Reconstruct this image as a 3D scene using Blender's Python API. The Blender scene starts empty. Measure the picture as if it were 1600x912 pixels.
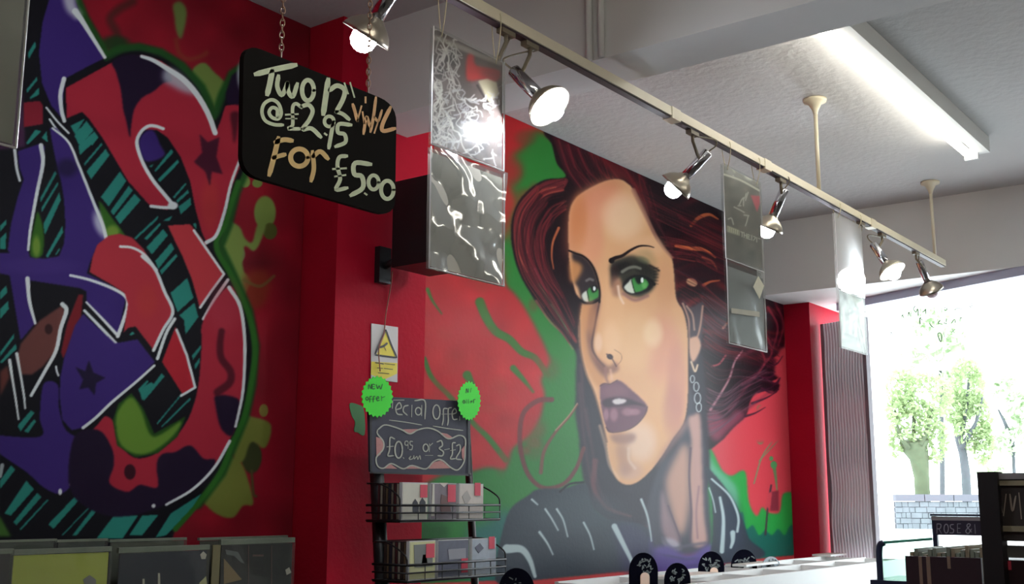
import bpy, math, random
import numpy as np
from mathutils import Vector, Matrix
random.seed(7); RNG = np.random.default_rng(7)
S = bpy.context.scene
COL = S.collection

# ------------------------------------------------------------------ camera
F_PX = 1770.0
YAW, PIT, ROL = math.radians(36.97), math.radians(10.43), math.radians(0.14)
EYE = np.array([0.0, 0.0, 1.5])
_f = np.array([math.cos(YAW)*math.cos(PIT), math.sin(YAW)*math.cos(PIT), math.sin(PIT)])
_r0 = np.array([math.sin(YAW), -math.cos(YAW), 0.0]); _u0 = np.cross(_r0, _f)
CR = math.cos(ROL)*_r0 + math.sin(ROL)*_u0
CU = -math.sin(ROL)*_r0 + math.cos(ROL)*_u0
CF = _f
cam = bpy.data.cameras.new('camera'); cam.sensor_width = 36.0; cam.lens = F_PX/1600*36
cam.clip_end = 500
camo = bpy.data.objects.new('camera', cam); COL.objects.link(camo); S.camera = camo
camo.matrix_world = Matrix(((CR[0], CU[0], -CF[0], EYE[0]), (CR[1], CU[1], -CF[1], EYE[1]),
                            (CR[2], CU[2], -CF[2], EYE[2]), (0, 0, 0, 1)))

# ------------------------------------------------------------------ world, exposure
SKY = 8.0; BULB = 180.0; TUBE = 16.0
S.view_settings.view_transform = 'Standard'; S.view_settings.look = 'None'
S.view_settings.gamma = 1.0; S.view_settings.use_curve_mapping = False
S.view_settings.exposure = 0.15
w = bpy.data.worlds.new('overcast_sky'); S.world = w; w.use_nodes = True
nt = w.node_tree; bg = nt.nodes['Background']
bg.inputs[0].default_value = (0.86, 0.94, 1.0, 1); bg.inputs[1].default_value = SKY

# ------------------------------------------------------------------ helpers
def at(x, y, ax, val):
    """world point seen at photo pixel (x, y) on the plane axis = val"""
    d = (x-800)/F_PX*CR - (y-456)/F_PX*CU + CF
    i = 'XYZ'.index(ax)
    return EYE + d*((val-EYE[i])/d[i])
def proj(P):
    q = np.asarray(P, float)-EYE
    z = q@CF
    return 800+F_PX*(q@CR)/z, 456-F_PX*(q@CU)/z
def lin(c):
    c = np.asarray(c, float)/255.0
    return np.where(c <= .04045, c/12.92, ((c+.055)/1.055)**2.4)

def spline(pts, closed=False, n=6):
    p = np.asarray(pts, float)
    if len(p) < 3: return p
    if closed: q = np.vstack([p[-1], p, p[0], p[1]])
    else: q = np.vstack([2*p[0]-p[1], p, 2*p[-1]-p[-2]])
    t = np.linspace(0, 1, n, endpoint=False)[:, None]
    out = []
    for i in range(1, len(q)-2):
        a, b, c, d = q[i-1], q[i], q[i+1], q[i+2]
        out.append(.5*(2*b+(c-a)*t+(2*a-5*b+4*c-d)*t*t+(3*b-a-3*c+d)*t**3))
    out = np.vstack(out)
    if not closed: out = np.vstack([out, p[-1]])
    return out
def ring(cx, cy, rx, ry, n=18, a0=0.0):
    a = np.linspace(0, 2*math.pi, n)+a0
    return [(cx+rx*math.cos(t), cy+ry*math.sin(t)) for t in a]

def mat(name, rgb, rough=.5, metal=0.0, var=.10, scale=18.0, bump=0.0, spec=.5, bscale=None, alpha=1.0):
    m = bpy.data.materials.new(name); m.use_nodes = True
    t = m.node_tree; b = t.nodes['Principled BSDF']
    c = lin(rgb)
    tc = t.nodes.new('ShaderNodeTexCoord'); no = t.nodes.new('ShaderNodeTexNoise')
    no.inputs['Scale'].default_value = scale; no.inputs['Detail'].default_value = 4
    t.links.new(tc.outputs['Object'], no.inputs['Vector'])
    mx = t.nodes.new('ShaderNodeMix'); mx.data_type = 'RGBA'
    mx.inputs[6].default_value = (*np.clip(c*(1-var), 0, 1), 1); mx.inputs[7].default_value = (*np.clip(c*(1+var), 0, 1), 1)
    t.links.new(no.outputs['Fac'], mx.inputs[0]); t.links.new(mx.outputs[2], b.inputs['Base Color'])
    b.inputs['Roughness'].default_value = rough; b.inputs['Metallic'].default_value = metal
    b.inputs['Specular IOR Level'].default_value = spec
    if bump:
        n2 = t.nodes.new('ShaderNodeTexNoise'); n2.inputs['Scale'].default_value = bscale or scale*4; n2.inputs['Detail'].default_value = 6
        t.links.new(tc.outputs['Object'], n2.inputs['Vector'])
        bp = t.nodes.new('ShaderNodeBump'); bp.inputs['Strength'].default_value = bump; bp.inputs['Distance'].default_value = .01
        t.links.new(n2.outputs['Fac'], bp.inputs['Height']); t.links.new(bp.outputs[0], b.inputs['Normal'])
    return m
def emat(name, rgb, strength):
    m = bpy.data.materials.new(name); m.use_nodes = True
    b = m.node_tree.nodes['Principled BSDF']
    b.inputs['Base Color'].default_value = (.9, .9, .9, 1)
    b.inputs['Emission Color'].default_value = (*lin(rgb), 1); b.inputs['Emission Strength'].default_value = strength
    return m
def paintmat(name, rough=.45, spec=.5, transl=0.0):
    m = bpy.data.materials.new(name); m.use_nodes = True
    t = m.node_tree; b = t.nodes['Principled BSDF']
    a = t.nodes.new('ShaderNodeAttribute'); a.attribute_name = 'paint'
    t.links.new(a.outputs['Color'], b.inputs['Base Color'])
    b.inputs['Roughness'].default_value = rough; b.inputs['Specular IOR Level'].default_value = spec
    no = t.nodes.new('ShaderNodeTexNoise'); no.inputs['Scale'].default_value = 45
    tc = t.nodes.new('ShaderNodeTexCoord'); t.links.new(tc.outputs['Object'], no.inputs['Vector'])
    bp = t.nodes.new('ShaderNodeBump'); bp.inputs['Strength'].default_value = .12; bp.inputs['Distance'].default_value = .004
    t.links.new(no.outputs['Fac'], bp.inputs['Height']); t.links.new(bp.outputs[0], b.inputs['Normal'])
    if transl:
        tr = t.nodes.new('ShaderNodeBsdfTranslucent'); t.links.new(a.outputs['Color'], tr.inputs['Color'])
        ms = t.nodes.new('ShaderNodeMixShader'); ms.inputs[0].default_value = transl
        out = t.nodes['Material Output']
        t.links.new(b.outputs[0], ms.inputs[1]); t.links.new(tr.outputs[0], ms.inputs[2]); t.links.new(ms.outputs[0], out.inputs['Surface'])
    return m
def filmmat(name, haze=.12, gloss=.16, transl=0.0, bump=.25, tint=(235, 238, 235)):
    m = bpy.data.materials.new(name); m.use_nodes = True
    t = m.node_tree; t.nodes.remove(t.nodes['Principled BSDF']); out = t.nodes['Material Output']
    tp = t.nodes.new('ShaderNodeBsdfTransparent'); df = t.nodes.new('ShaderNodeBsdfDiffuse'); gl = t.nodes.new('ShaderNodeBsdfGlossy')
    tl = t.nodes.new('ShaderNodeBsdfTranslucent')
    c = (*lin(tint), 1); tp.inputs[0].default_value = c; df.inputs[0].default_value = c; tl.inputs[0].default_value = c
    gl.inputs['Roughness'].default_value = .12
    no = t.nodes.new('ShaderNodeTexNoise'); no.inputs['Scale'].default_value = 11; no.inputs['Detail'].default_value = 1
    tc = t.nodes.new('ShaderNodeTexCoord'); t.links.new(tc.outputs['Object'], no.inputs['Vector'])
    bp = t.nodes.new('ShaderNodeBump'); bp.inputs['Strength'].default_value = bump; bp.inputs['Distance'].default_value = .02
    t.links.new(no.outputs['Fac'], bp.inputs['Height']); t.links.new(bp.outputs[0], gl.inputs['Normal'])
    m1 = t.nodes.new('ShaderNodeMixShader'); m1.inputs[0].default_value = haze
    t.links.new(tp.outputs[0], m1.inputs[1]); t.links.new(df.outputs[0], m1.inputs[2])
    m3 = t.nodes.new('ShaderNodeMixShader'); m3.inputs[0].default_value = transl
    t.links.new(m1.outputs[0], m3.inputs[1]); t.links.new(tl.outputs[0], m3.inputs[2])
    m2 = t.nodes.new('ShaderNodeMixShader'); m2.inputs[0].default_value = gloss
    t.links.new(m3.outputs[0], m2.inputs[1]); t.links.new(gl.outputs[0], m2.inputs[2]); t.links.new(m2.outputs[0], out.inputs['Surface'])
    return m

ORIG = {}
def tag(o, label=None, cat=None, group=None, kind=None):
    if label: o['label'] = label
    if cat: o['category'] = cat
    if group: o['group'] = group
    if kind: o['kind'] = kind
    return o
def thing(name, loc, label, cat, group=None, kind=None):
    o = bpy.data.objects.new(name, None); COL.objects.link(o); o.location = tuple(loc); o.empty_display_size = .05
    ORIG[o.name] = np.asarray(loc, float)
    return tag(o, label, cat, group, kind)
def link(name, me, m, parent=None, smooth=False):
    o = bpy.data.objects.new(name, me); COL.objects.link(o)
    if m is not None: me.materials.append(m)
    n = len(me.vertices); co = np.empty(n*3, np.float32); me.vertices.foreach_get('co', co); co = co.reshape(-1, 3)
    if parent is not None:
        og = ORIG[parent.name]; o.parent = parent; ORIG[o.name] = og
    else:
        lo, hi = co.min(0), co.max(0); og = np.array([(lo[0]+hi[0])/2, (lo[1]+hi[1])/2, lo[2]]); o.location = og; ORIG[o.name] = og
    me.vertices.foreach_set('co', (co-og).astype(np.float32).ravel())
    if smooth: me.polygons.foreach_set('use_smooth', [True]*len(me.polygons))
    me.update()
    return o
class MB:
    def __init__(s): s.v = []; s.f = []
    def add(s, vs, fs):
        k = len(s.v); s.v += [tuple(map(float, p)) for p in vs]; s.f += [tuple(k+i for i in f) for f in fs]; return s
    def box(s, a, b):
        (x0, y0, z0), (x1, y1, z1) = a, b
        return s.add([(x0,y0,z0),(x1,y0,z0),(x1,y1,z0),(x0,y1,z0),(x0,y0,z1),(x1,y0,z1),(x1,y1,z1),(x0,y1,z1)],
                     [(0,3,2,1),(4,5,6,7),(0,1,5,4),(1,2,6,5),(2,3,7,6),(3,0,4,7)])
    def prism(s, poly, vec):
        n = len(poly); v = np.asarray(vec, float); P = [np.asarray(p, float) for p in poly]
        return s.add(P+[p+v for p in P], [tuple(range(n))[::-1], tuple(range(n, 2*n))]+[(i, (i+1) % n, n+(i+1) % n, n+i) for i in range(n)])
    def tube(s, pts, r, n=8, r2=None, cap=True):
        P = [np.asarray(p, float) for p in pts]; k = len(P)
        R = np.linspace(r, r if r2 is None else r2, k) if np.isscalar(r) else np.asarray(r)
        up = None; vs = []; fs = []
        for i in range(k):
            d = P[min(i+1, k-1)]-P[max(i-1, 0)]; d = d/(np.linalg.norm(d)+1e-12)
            if up is None:
                up = np.cross(d, (0, 0, 1.0)) if abs(d[2]) < .9 else np.cross(d, (1.0, 0, 0))
            up = up-d*(up@d); up = up/(np.linalg.norm(up)+1e-12); q = np.cross(d, up)
            for j in range(n):
                a = 2*math.pi*j/n; vs.append(P[i]+R[i]*(math.cos(a)*up+math.sin(a)*q))
        for i in range(k-1):
            for j in range(n): fs.append((i*n+j, i*n+(j+1) % n, (i+1)*n+(j+1) % n, (i+1)*n+j))
        if cap: fs += [tuple(range(n))[::-1], tuple(range((k-1)*n, k*n))]
        return s.add(vs, fs)
    def lathe(s, o, d, prof, n=28):
        """prof: list of (distance along d, radius)"""
        o = np.asarray(o, float); d = np.asarray(d, float); d = d/np.linalg.norm(d)
        u = np.cross(d, (0, 0, 1.0)) if abs(d[2]) < .9 else np.cross(d, (1.0, 0, 0)); u /= np.linalg.norm(u); q = np.cross(d, u)
        vs = []; fs = []
        for t, r in prof:
            for j in range(n):
                a = 2*math.pi*j/n; vs.append(o+d*t+r*(math.cos(a)*u+math.sin(a)*q))
        for i in range(len(prof)-1):
            for j in range(n): fs.append((i*n+j, i*n+(j+1) % n, (i+1)*n+(j+1) % n, (i+1)*n+j))
        return s.add(vs, fs)
    def torus(s, c, R, r, ax1, ax2, n=12, m=5, sx=1.0):
        c = np.asarray(c, float); a1 = np.asarray(ax1, float); a2 = np.asarray(ax2, float); a3 = np.cross(a1, a2); vs = []; fs = []
        for i in range(n):
            t = 2*math.pi*i/n
            for j in range(m):
                p = 2*math.pi*j/m; rr = R+r*math.cos(p)
                vs.append(c+a1*sx*rr*math.cos(t)+a2*rr*math.sin(t)+a3*r*math.sin(p))
        for i in range(n):
            for j in range(m): fs.append((i*m+j, ((i+1) % n)*m+j, ((i+1) % n)*m+(j+1) % m, i*m+(j+1) % m))
        return s.add(vs, fs)
    def build(s, name, m, parent=None, smooth=False):
        me = bpy.data.meshes.new(name); me.from_pydata(s.v, [], s.f); me.validate()
        return link(name, me, m, parent, smooth)

def pxbox(x0, y0, x1, y1, Y, th, mb=None):
    """box whose front face covers those photo pixels on plane y = Y, thickness th away from the room"""
    xm, ym = (x0+x1)/2, (y0+y1)/2
    X0, X1 = at(x0, ym, 'Y', Y)[0], at(x1, ym, 'Y', Y)[0]
    Z1, Z0 = at(xm, y0, 'Y', Y)[2], at(xm, y1, 'Y', Y)[2]
    return (mb or MB()).box((X0, Y, Z0), (X1, Y+th, Z1))
def ribbons(strokes, Y, off=.002, mb=None, plane='Y', fn=None):
    """flat brush strokes: (points in photo pixels, width px[, closed]) laid on a plane"""
    mb = mb or MB(); P2 = fn or (lambda x, y: at(x, y, plane, Y-off))
    for st in strokes:
        pts, wd = st[0], st[1]
        p = spline(pts, False, 5)
        k = len(p); d = np.gradient(p, axis=0) if k > 2 else np.repeat((p[-1]-p[0])[None], k, 0)
        d /= np.linalg.norm(d, axis=1)[:, None]+1e-9
        nr = np.stack([-d[:, 1], d[:, 0]], 1)
        p = p.copy(); p[0] -= d[0]*wd*.3; p[-1] += d[-1]*wd*.3
        ww = np.full(k, wd/2.0); ww[0] *= .6; ww[-1] *= .6
        L = p+nr*ww[:, None]; R = p-nr*ww[:, None]
        vs = []
        for a, b in zip(L, R): vs += [P2(*a), P2(*b)]
        mb.add(vs, [(2*i, 2*i+1, 2*i+3, 2*i+2) for i in range(k-1)])
    return mb
def pxpoly(pts, Y, th=.002, smooth=False, mb=None):
    p = spline(pts, True, 5) if smooth else np.asarray(pts, float)
    P = [at(x, y, 'Y', Y) for x, y in p]
    return (mb or MB()).prism(P, (0, th, 0))

# ------------------------------------------------------------------ painting
class Canvas:
    def __init__(s, x0, y0, x1, y1, base, sc=1.0):
        s.x0, s.y0, s.sc = x0, y0, sc
        s.W, s.H = int((x1-x0)*sc), int((y1-y0)*sc)
        s.a = np.empty((s.H, s.W, 3), np.float32); s.a[:] = np.array(base)/255.0
    def T(s, p):
        p = np.asarray(p, float).copy(); p[:, 0] = (p[:, 0]-s.x0)*s.sc; p[:, 1] = (p[:, 1]-s.y0)*s.sc; return p
    def _blend(s, sl, m, col, alpha):
        m = (m*alpha)[..., None]; r = s.a[sl]; s.a[sl] = r*(1-m)+m*(np.array(col, np.float32)/255.0)
    def fill(s, pts, col, soft=.8, smooth=True, alpha=1.0):
        p = s.T(spline(pts, True, 6) if smooth else pts)
        pad = int(3*soft*s.sc)+2
        xa, xb = max(0, int(p[:, 0].min())-pad), min(s.W, int(p[:, 0].max())+pad+1)
        ya, yb = max(0, int(p[:, 1].min())-pad), min(s.H, int(p[:, 1].max())+pad+1)
        if xa >= xb or ya >= yb: return
        m = np.zeros((yb-ya, xb-xa+1), np.int32)
        q = np.roll(p, -1, 0)
        for (ax, ay), (bx, by) in zip(p, q):
            if ay == by: continue
            if ay > by: ax, ay, bx, by = bx, by, ax, ay
            r0, r1 = max(ya, math.ceil(ay-.5)), min(yb, math.ceil(by-.5))
            if r0 >= r1: continue
            rows = np.arange(r0, r1); xc = ax+(rows+.5-ay)*(bx-ax)/(by-ay)
            ci = np.clip(np.ceil(xc-.5).astype(int)-xa, 0, xb-xa)
            np.add.at(m, (rows-ya, ci), 1)
        m = (np.cumsum(m, 1)[:, :-1] % 2).astype(np.float32)
        s._blend((slice(ya, yb), slice(xa, xb)), s.blur(m, soft*s.sc), col, alpha)
    @staticmethod
    def blur(m, sig):
        if sig < .3: return m
        k = max(1, int(2.5*sig)); t = np.arange(-k, k+1); g = np.exp(-t*t/(2*sig*sig)); g /= g.sum()
        for ax in (0, 1):
            pw = [(0, 0), (0, 0)]; pw[ax] = (k, k); e = np.pad(m, pw, mode='edge'); o = np.zeros_like(m); n = m.shape[ax]
            for i, gg in enumerate(g):
                o += gg*(e[i:i+n, :] if ax == 0 else e[:, i:i+n])
            m = o
        return m
    def stroke(s, pts, wd, col, soft=.8, alpha=1.0, w2=None, mid=None, smooth=True):
        """brush stroke; wd at start, w2 at end, mid in the middle"""
        p = spline(pts, False, 8) if smooth else np.asarray(pts, float)
        p = s.T(p); n = len(p); t = np.linspace(0, 1, n)
        w2 = wd if w2 is None else w2
        ww = (wd+(w2-wd)*t) if mid is None else np.interp(t, [0, .5, 1], [wd, mid, w2])
        ww = ww*s.sc/2; so = max(.5, soft*s.sc)
        pad = ww.max()+2*so+2
        xa, xb = max(0, int(p[:, 0].min()-pad)), min(s.W, int(p[:, 0].max()+pad)+1)
        ya, yb = max(0, int(p[:, 1].min()-pad)), min(s.H, int(p[:, 1].max()+pad)+1)
        if xa >= xb or ya >= yb: return
        M = np.zeros((yb-ya, xb-xa), np.float32)
        for i in range(n-1):
            a, b = p[i], p[i+1]; r = max(ww[i], ww[i+1])+so+1
            x0, x1 = max(xa, int(min(a[0], b[0])-r)), min(xb, int(max(a[0], b[0])+r)+2)
            y0, y1 = max(ya, int(min(a[1], b[1])-r)), min(yb, int(max(a[1], b[1])+r)+2)
            if x0 >= x1 or y0 >= y1: continue
            yy, xx = np.mgrid[y0:y1, x0:x1]; d = b-a; L = d@d+1e-9
            h = np.clip(((xx+.5-a[0])*d[0]+(yy+.5-a[1])*d[1])/L, 0, 1)
            ds = np.hypot(xx+.5-a[0]-h*d[0], yy+.5-a[1]-h*d[1]); wv = ww[i]+(ww[i+1]-ww[i])*h
            v = np.clip((wv-ds)/(2*so)+.5, 0, 1); v = v*v*(3-2*v)
            sub = M[y0-ya:y1-ya, x0-xa:x1-xa]; np.maximum(sub, v, out=sub)
        s._blend((slice(ya, yb), slice(xa, xb)), M, col, alpha)
    def blob(s, cx, cy, rx, ry, col, soft=.5, alpha=1.0, rot=0.0):
        """ellipse; soft = fraction of the radius that fades"""
        c = s.T([(cx, cy)])[0]; R = max(rx, ry)*s.sc*(1+soft)
        xa, xb = max(0, int(c[0]-R)), min(s.W, int(c[0]+R)+2); ya, yb = max(0, int(c[1]-R)), min(s.H, int(c[1]+R)+2)
        if xa >= xb or ya >= yb: return
        yy, xx = np.mgrid[ya:yb, xa:xb]; dx, dy = xx+.5-c[0], yy+.5-c[1]; ca, sa = math.cos(rot), math.sin(rot)
        r = np.hypot((dx*ca+dy*sa)/(rx*s.sc), (-dx*sa+dy*ca)/(ry*s.sc))
        v = np.clip((1+soft/2-r)/max(soft, .02), 0, 1); v = v*v*(3-2*v)
        s._blend((slice(ya, yb), slice(xa, xb)), v.astype(np.float32), col, alpha)
    def mottle(s, amp=.06, cell=22):
        h, w = s.H//cell+3, s.W//cell+3
        g = RNG.normal(0, 1, (h, w)).astype(np.float32)
        yy = np.arange(s.H)/cell; xx = np.arange(s.W)/cell
        y0 = yy.astype(int); x0 = xx.astype(int); fy = (yy-y0)[:, None]; fx = (xx-x0)[None]
        v = (g[y0][:, x0]*(1-fy)*(1-fx)+g[y0+1][:, x0]*fy*(1-fx)+g[y0][:, x0+1]*(1-fy)*fx+g[y0+1][:, x0+1]*fy*fx)
        s.a *= (1+amp*v)[..., None]
    def sample(s, x, y):
        u = np.clip((x-s.x0)*s.sc-.5, 0, s.W-1.001); v = np.clip((y-s.y0)*s.sc-.5, 0, s.H-1.001)
        i, j = v.astype(int), u.astype(int); fv, fu = (v-i)[:, None], (u-j)[:, None]; a = s.a
        return a[i, j]*(1-fv)*(1-fu)+a[i+1, j]*fv*(1-fu)+a[i, j+1]*(1-fv)*fu+a[i+1, j+1]*fv*fu
def painted(name, Xs, Zs, Y, cv, m, gain=1.0, th=.003, parent=None, wob=None, sampler=None):
    """a thin painted sheet on the plane y = Y (front), colours sampled from a canvas"""
    nx, nz = len(Xs), len(Zs)
    XX, ZZ = np.meshgrid(Xs, Zs); P = np.stack([XX.ravel(), np.full(XX.size, Y), ZZ.ravel()], 1)
    px, py = proj(P)
    c = cv.sample(px, py) if sampler is None else sampler(px, py)
    c = np.clip(c, 0, 1); c = np.where(c <= .04045, c/12.92, ((c+.055)/1.055)**2.4)*gain
    if wob is not None: P[:, 1] += wob(P[:, 0], P[:, 2])
    # skirt so the sheet has thickness
    idx = np.arange(nx*nz).reshape(nz, nx)
    q = np.stack([idx[:-1, :-1], idx[:-1, 1:], idx[1:, 1:], idx[1:, :-1]], -1).reshape(-1, 4)
    border = np.concatenate([idx[0, :], idx[1:, -1], idx[-1, -2::-1], idx[-2:0:-1, 0]])
    nb = len(border); base = nx*nz
    Pb = P[border].copy(); Pb[:, 1] += th
    P = np.vstack([P, Pb]); c = np.vstack([c, c[border]])
    k = np.arange(nb); k2 = (k+1) % nb
    sk = np.stack([border[k2], border[k], base+k, base+k2], -1)
    q = np.vstack([q, sk]).astype(np.int32)
    me = bpy.data.meshes.new(name); me.vertices.add(len(P)); me.vertices.foreach_set('co', P.astype(np.float32).ravel())
    me.loops.add(q.size); me.loops.foreach_set('vertex_index', q.ravel())
    me.polygons.add(len(q)); me.polygons.foreach_set('loop_start', np.arange(0, q.size, 4, dtype=np.int32))
    me.update(calc_edges=True)
    at_ = me.color_attributes.new('paint', 'FLOAT_COLOR', 'POINT')
    at_.data.foreach_set('color', np.hstack([np.clip(c, 0, .95), np.ones((len(c), 1))]).astype(np.float32).ravel())
    return link(name, me, m, parent)

# ================================================================== the setting
WALL_Y, PIER_Y, CEIL = 3.045, 2.865, 3.26
RED_WALL = (168, 20, 42)
m_red = mat('red_emulsion', RED_WALL, .5, spec=.04, var=.07, scale=6, bump=.12, bscale=60)
m_plaster = mat('white_plaster', (200, 199, 198), .8, var=.05, scale=3, bump=.5, bscale=26, spec=.2)
m_white = mat('white_gloss', (222, 222, 220), .5, var=.04, scale=4, bump=.05)
m_beam = mat('white_beam_paint', (214, 213, 210), .65, var=.05, scale=3, bump=.15, bscale=14)
m_floor = mat('worn_lino', (96, 90, 84), .5, var=.2, scale=5)
m_frame = mat('grey_blue_frame', (186, 190, 212), .45, var=.06)
m_black = mat('black_plastic', (22, 22, 25), .45, var=.2)
m_cream = mat('cream_metal', (226, 216, 190), .35, var=.04)
m_chrome = mat('chrome', (215, 215, 220), .12, metal=1.0, var=.03)
m_rubber = mat('grey_flex', (120, 110, 90), .5, var=.1)

def struct(name, mb, m, label=None):
    o = mb.build(name, m); o['kind'] = 'structure'
    if label: o['label'] = label
    return o
struct('floor', MB().box((-3, -3.5, -.1), (7.3, WALL_Y, 0)), m_floor, 'dark worn shop floor')
struct('ceiling', MB().box((-3, -3.5, CEIL), (7.7, WALL_Y+.2, CEIL+.15)), m_plaster, 'white textured plaster ceiling of the shop')
struct('wall_left', MB().box((-3.2, WALL_Y, 0), (7.7, WALL_Y+.2, CEIL)), m_red, 'long red shop wall carrying the murals')
struct('wall_rear', MB().box((-3.2, -3.5, 0), (-3, WALL_Y, CEIL)), m_white, 'plain wall behind the viewer')
struct('wall_right', MB().box((-3.2, -3.7, 0), (7.0, -3.5, CEIL)), m_white, 'plain wall on the right side of the shop')
struct('trim_1', MB().box((2.769, PIER_Y, 0), (3.249, WALL_Y, CEIL)), m_red, 'dark red pier between the lettering mural and the face mural')
struct('trim_2', MB().box((7.065, PIER_Y, 0), (7.6, WALL_Y, 2.793)), m_red, 'red pier at the window end of the face mural')
bm_ = struct('trim_3', MB().box((2.901, -3.5, 2.886), (3.126, PIER_Y, CEIL)), m_beam, 'deep white ceiling beam crossing the shop')
for px_ in (918, 937):
    X_ = 2.901; Yp = at(px_, 50, 'X', X_-.02)[1]
    MB().tube([(X_-.012, Yp, 2.888), (X_-.012, Yp, CEIL)], .011, 10).build('conduit', m_beam, bm_, True)
struct('trim_4', MB().box((6.66, 1.36, 2.793), (7.7, WALL_Y, CEIL)).box((6.66, -3.5, 2.793), (6.9, 1.36, CEIL)), m_white, 'white boxed lintel above the shop window')

# canted shop window
WD = np.array([.397, .918, 0]); WP = np.array([7.16, 2.54, 0]); WN = np.array([.918, -.397, 0])
def wl(t, z, off=0.0): return WP+WD*t+WN*off+np.array([0, 0, z])
def wbox(t0, t1, z0, z1, o0, o1, mb=None):
    return (mb or MB()).prism([wl(t0, z0, o0), wl(t1, z0, o0), wl(t1, z0, o1), wl(t0, z0, o1)], (0, 0, z1-z0))
TEND = (1.36-2.54)/.918
win = thing('window_1', wl(-.6, .6), 'canted shop window with a grey top rail', None, kind='structure')
wbox(.2, TEND, 2.742, 2.793, -.03, .05).build('top_rail', m_frame, win)
wbox(.2, TEND, .5, .6, -.06, .06).build('window_sill', m_frame, win)
m_glass = bpy.data.materials.new('window_glass'); m_glass.use_nodes = True
t_ = m_glass.node_tree; t_.nodes.remove(t_.nodes['Principled BSDF'])
a_ = t_.nodes.new('ShaderNodeBsdfTransparent'); a_.inputs[0].default_value = (.95, .98, .96, 1)
b_ = t_.nodes.new('ShaderNodeBsdfGlossy'); b_.inputs['Roughness'].default_value = .02
l_ = t_.nodes.new('ShaderNodeFresnel'); l_.inputs[0].default_value = 1.35
x_ = t_.nodes.new('ShaderNodeMixShader'); t_.links.new(l_.outputs[0], x_.inputs[0]); t_.links.new(a_.outputs[0], x_.inputs[1]); t_.links.new(b_.outputs[0], x_.inputs[2])
t_.links.new(x_.outputs[0], t_.nodes['Material Output'].inputs['Surface'])
MB().add([wl(.05, .6), wl(TEND, .6), wl(TEND, 2.742), wl(.05, 2.742)], [(0, 1, 2, 3)]).build('pane', m_glass, win)
struct('wall_window', wbox(.33, TEND, 0, .5, -.08, .1).box((6.66, .7, 0), (6.9, 1.36, .5)).box((6.66, -3.5, 0), (6.9, .7, 2.793)), m_white, 'white wall under and beside the shop window')
win2 = thing('window_2', (6.75, 1.0, .5), 'straight part of the shop front glazing', None, kind='structure')
MB().box((6.7, .7, .5), (6.8, 1.36, .58)).box((6.7, .7, 2.73), (6.8, 1.36, 2.793)).build('window_frame', m_frame, win2)
MB().add([(6.75, 1.36, .58), (6.75, .7, .58), (6.75, .7, 2.73), (6.75, 1.36, 2.73)], [(0, 1, 2, 3)]).build('pane', m_glass, win2)
for k in range(2): MB().box((6.71, 1.30-k*.6, .58), (6.79, 1.36-k*.6, 2.73)).build('mullion', m_frame, win2)
# marker writing on the glass, seen from behind
def wpx(x, y):
    d = (x-800)/F_PX*CR-(y-456)/F_PX*CU+CF; q = wl(0, 0, -.004)
    return EYE+d*(((q-EYE)@WN)/(d@WN))
def c8(s, ox=1360, oy=450, sc=8.0): return [(ox+x/sc, oy+y/sc) for x, y in s]
scr = [c8(p) for p in ([(390,380),(400,330),(420,380)],[(470,350),(480,300),(500,350)],[(510,280),(510,350)],[(560,220),(540,260),(570,300),(590,260),(600,350)],
   [(625,260),(625,360)],[(650,300),(680,280),(690,260),(690,320)],[(800,240),(800,300)],[(840,250),(840,300)],[(890,220),(890,300)],[(930,240),(960,260),(930,280),(930,240)],
   [(1050,270),(1100,250),(1150,270)],[(1205,190),(1205,250)],[(1240,190),(1275,200),(1250,240),(1235,200)],[(620,450),(620,370),(650,400)],[(870,400),(850,440),(900,450)],
   [(950,380),(950,450),(920,430)],[(1010,440),(1050,390),(1060,430)],[(1120,420),(1125,370),(1160,380)],[(250,590),(260,550),(280,590)],[(300,590),(310,550)],[(340,480),(370,610)],
   [(840,570),(870,560),(890,600),(880,670),(850,610),(840,570)],[(910,530),(930,620)],[(1010,560),(1060,510)],[(1020,510),(1050,560)],[(740,440),(760,470),(790,500)])]
mk = ribbons([(p, 1.4) for p in scr], 0, fn=wpx).build('marker_writing', mat('pale_green_marker', (70, 104, 88), .6), win)
mk['label'] = 'faint pale marker writing on the window glass'

# ribbed panel beside the window
rp = thing('ribbed_panel', wl(.1, .95, -.07), 'tall ribbed silvery strip panel between red pier and shop window', 'panel')
m_rib = mat('daylit_stripe_rib', (232, 228, 234), .25, var=.05, scale=4, spec=.9)  # paler than the sheet behind, colouring in the panel's daylit stripes
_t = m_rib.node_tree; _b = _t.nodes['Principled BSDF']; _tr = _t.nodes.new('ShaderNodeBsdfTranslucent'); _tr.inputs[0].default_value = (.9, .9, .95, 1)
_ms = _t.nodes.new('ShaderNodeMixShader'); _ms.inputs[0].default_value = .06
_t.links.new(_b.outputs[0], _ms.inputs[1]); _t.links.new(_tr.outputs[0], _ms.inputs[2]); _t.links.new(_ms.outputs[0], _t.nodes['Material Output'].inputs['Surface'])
t0_, t1_ = -.06, .283
wbox(t0_, t1_, .95, 2.66, -.075, -.068).build('backing_sheet', mat('mauve_grey_sheet', (204, 196, 204), .4, var=.12, scale=5), rp)
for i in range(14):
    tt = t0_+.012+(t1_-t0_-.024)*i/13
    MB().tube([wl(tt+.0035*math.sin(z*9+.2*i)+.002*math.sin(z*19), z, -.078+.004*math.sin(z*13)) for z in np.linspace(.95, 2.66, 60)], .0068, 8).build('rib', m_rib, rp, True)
mg = mat('grey_edge_strip', (118, 112, 118), .5)
wbox(.275, .30, .95, 2.66, -.085, -.05).build('edge_strip', mg, rp)
wbox(-.085, -.055, .95, 2.66, -.085, -.05).build('edge_strip', mg, rp)

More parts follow.
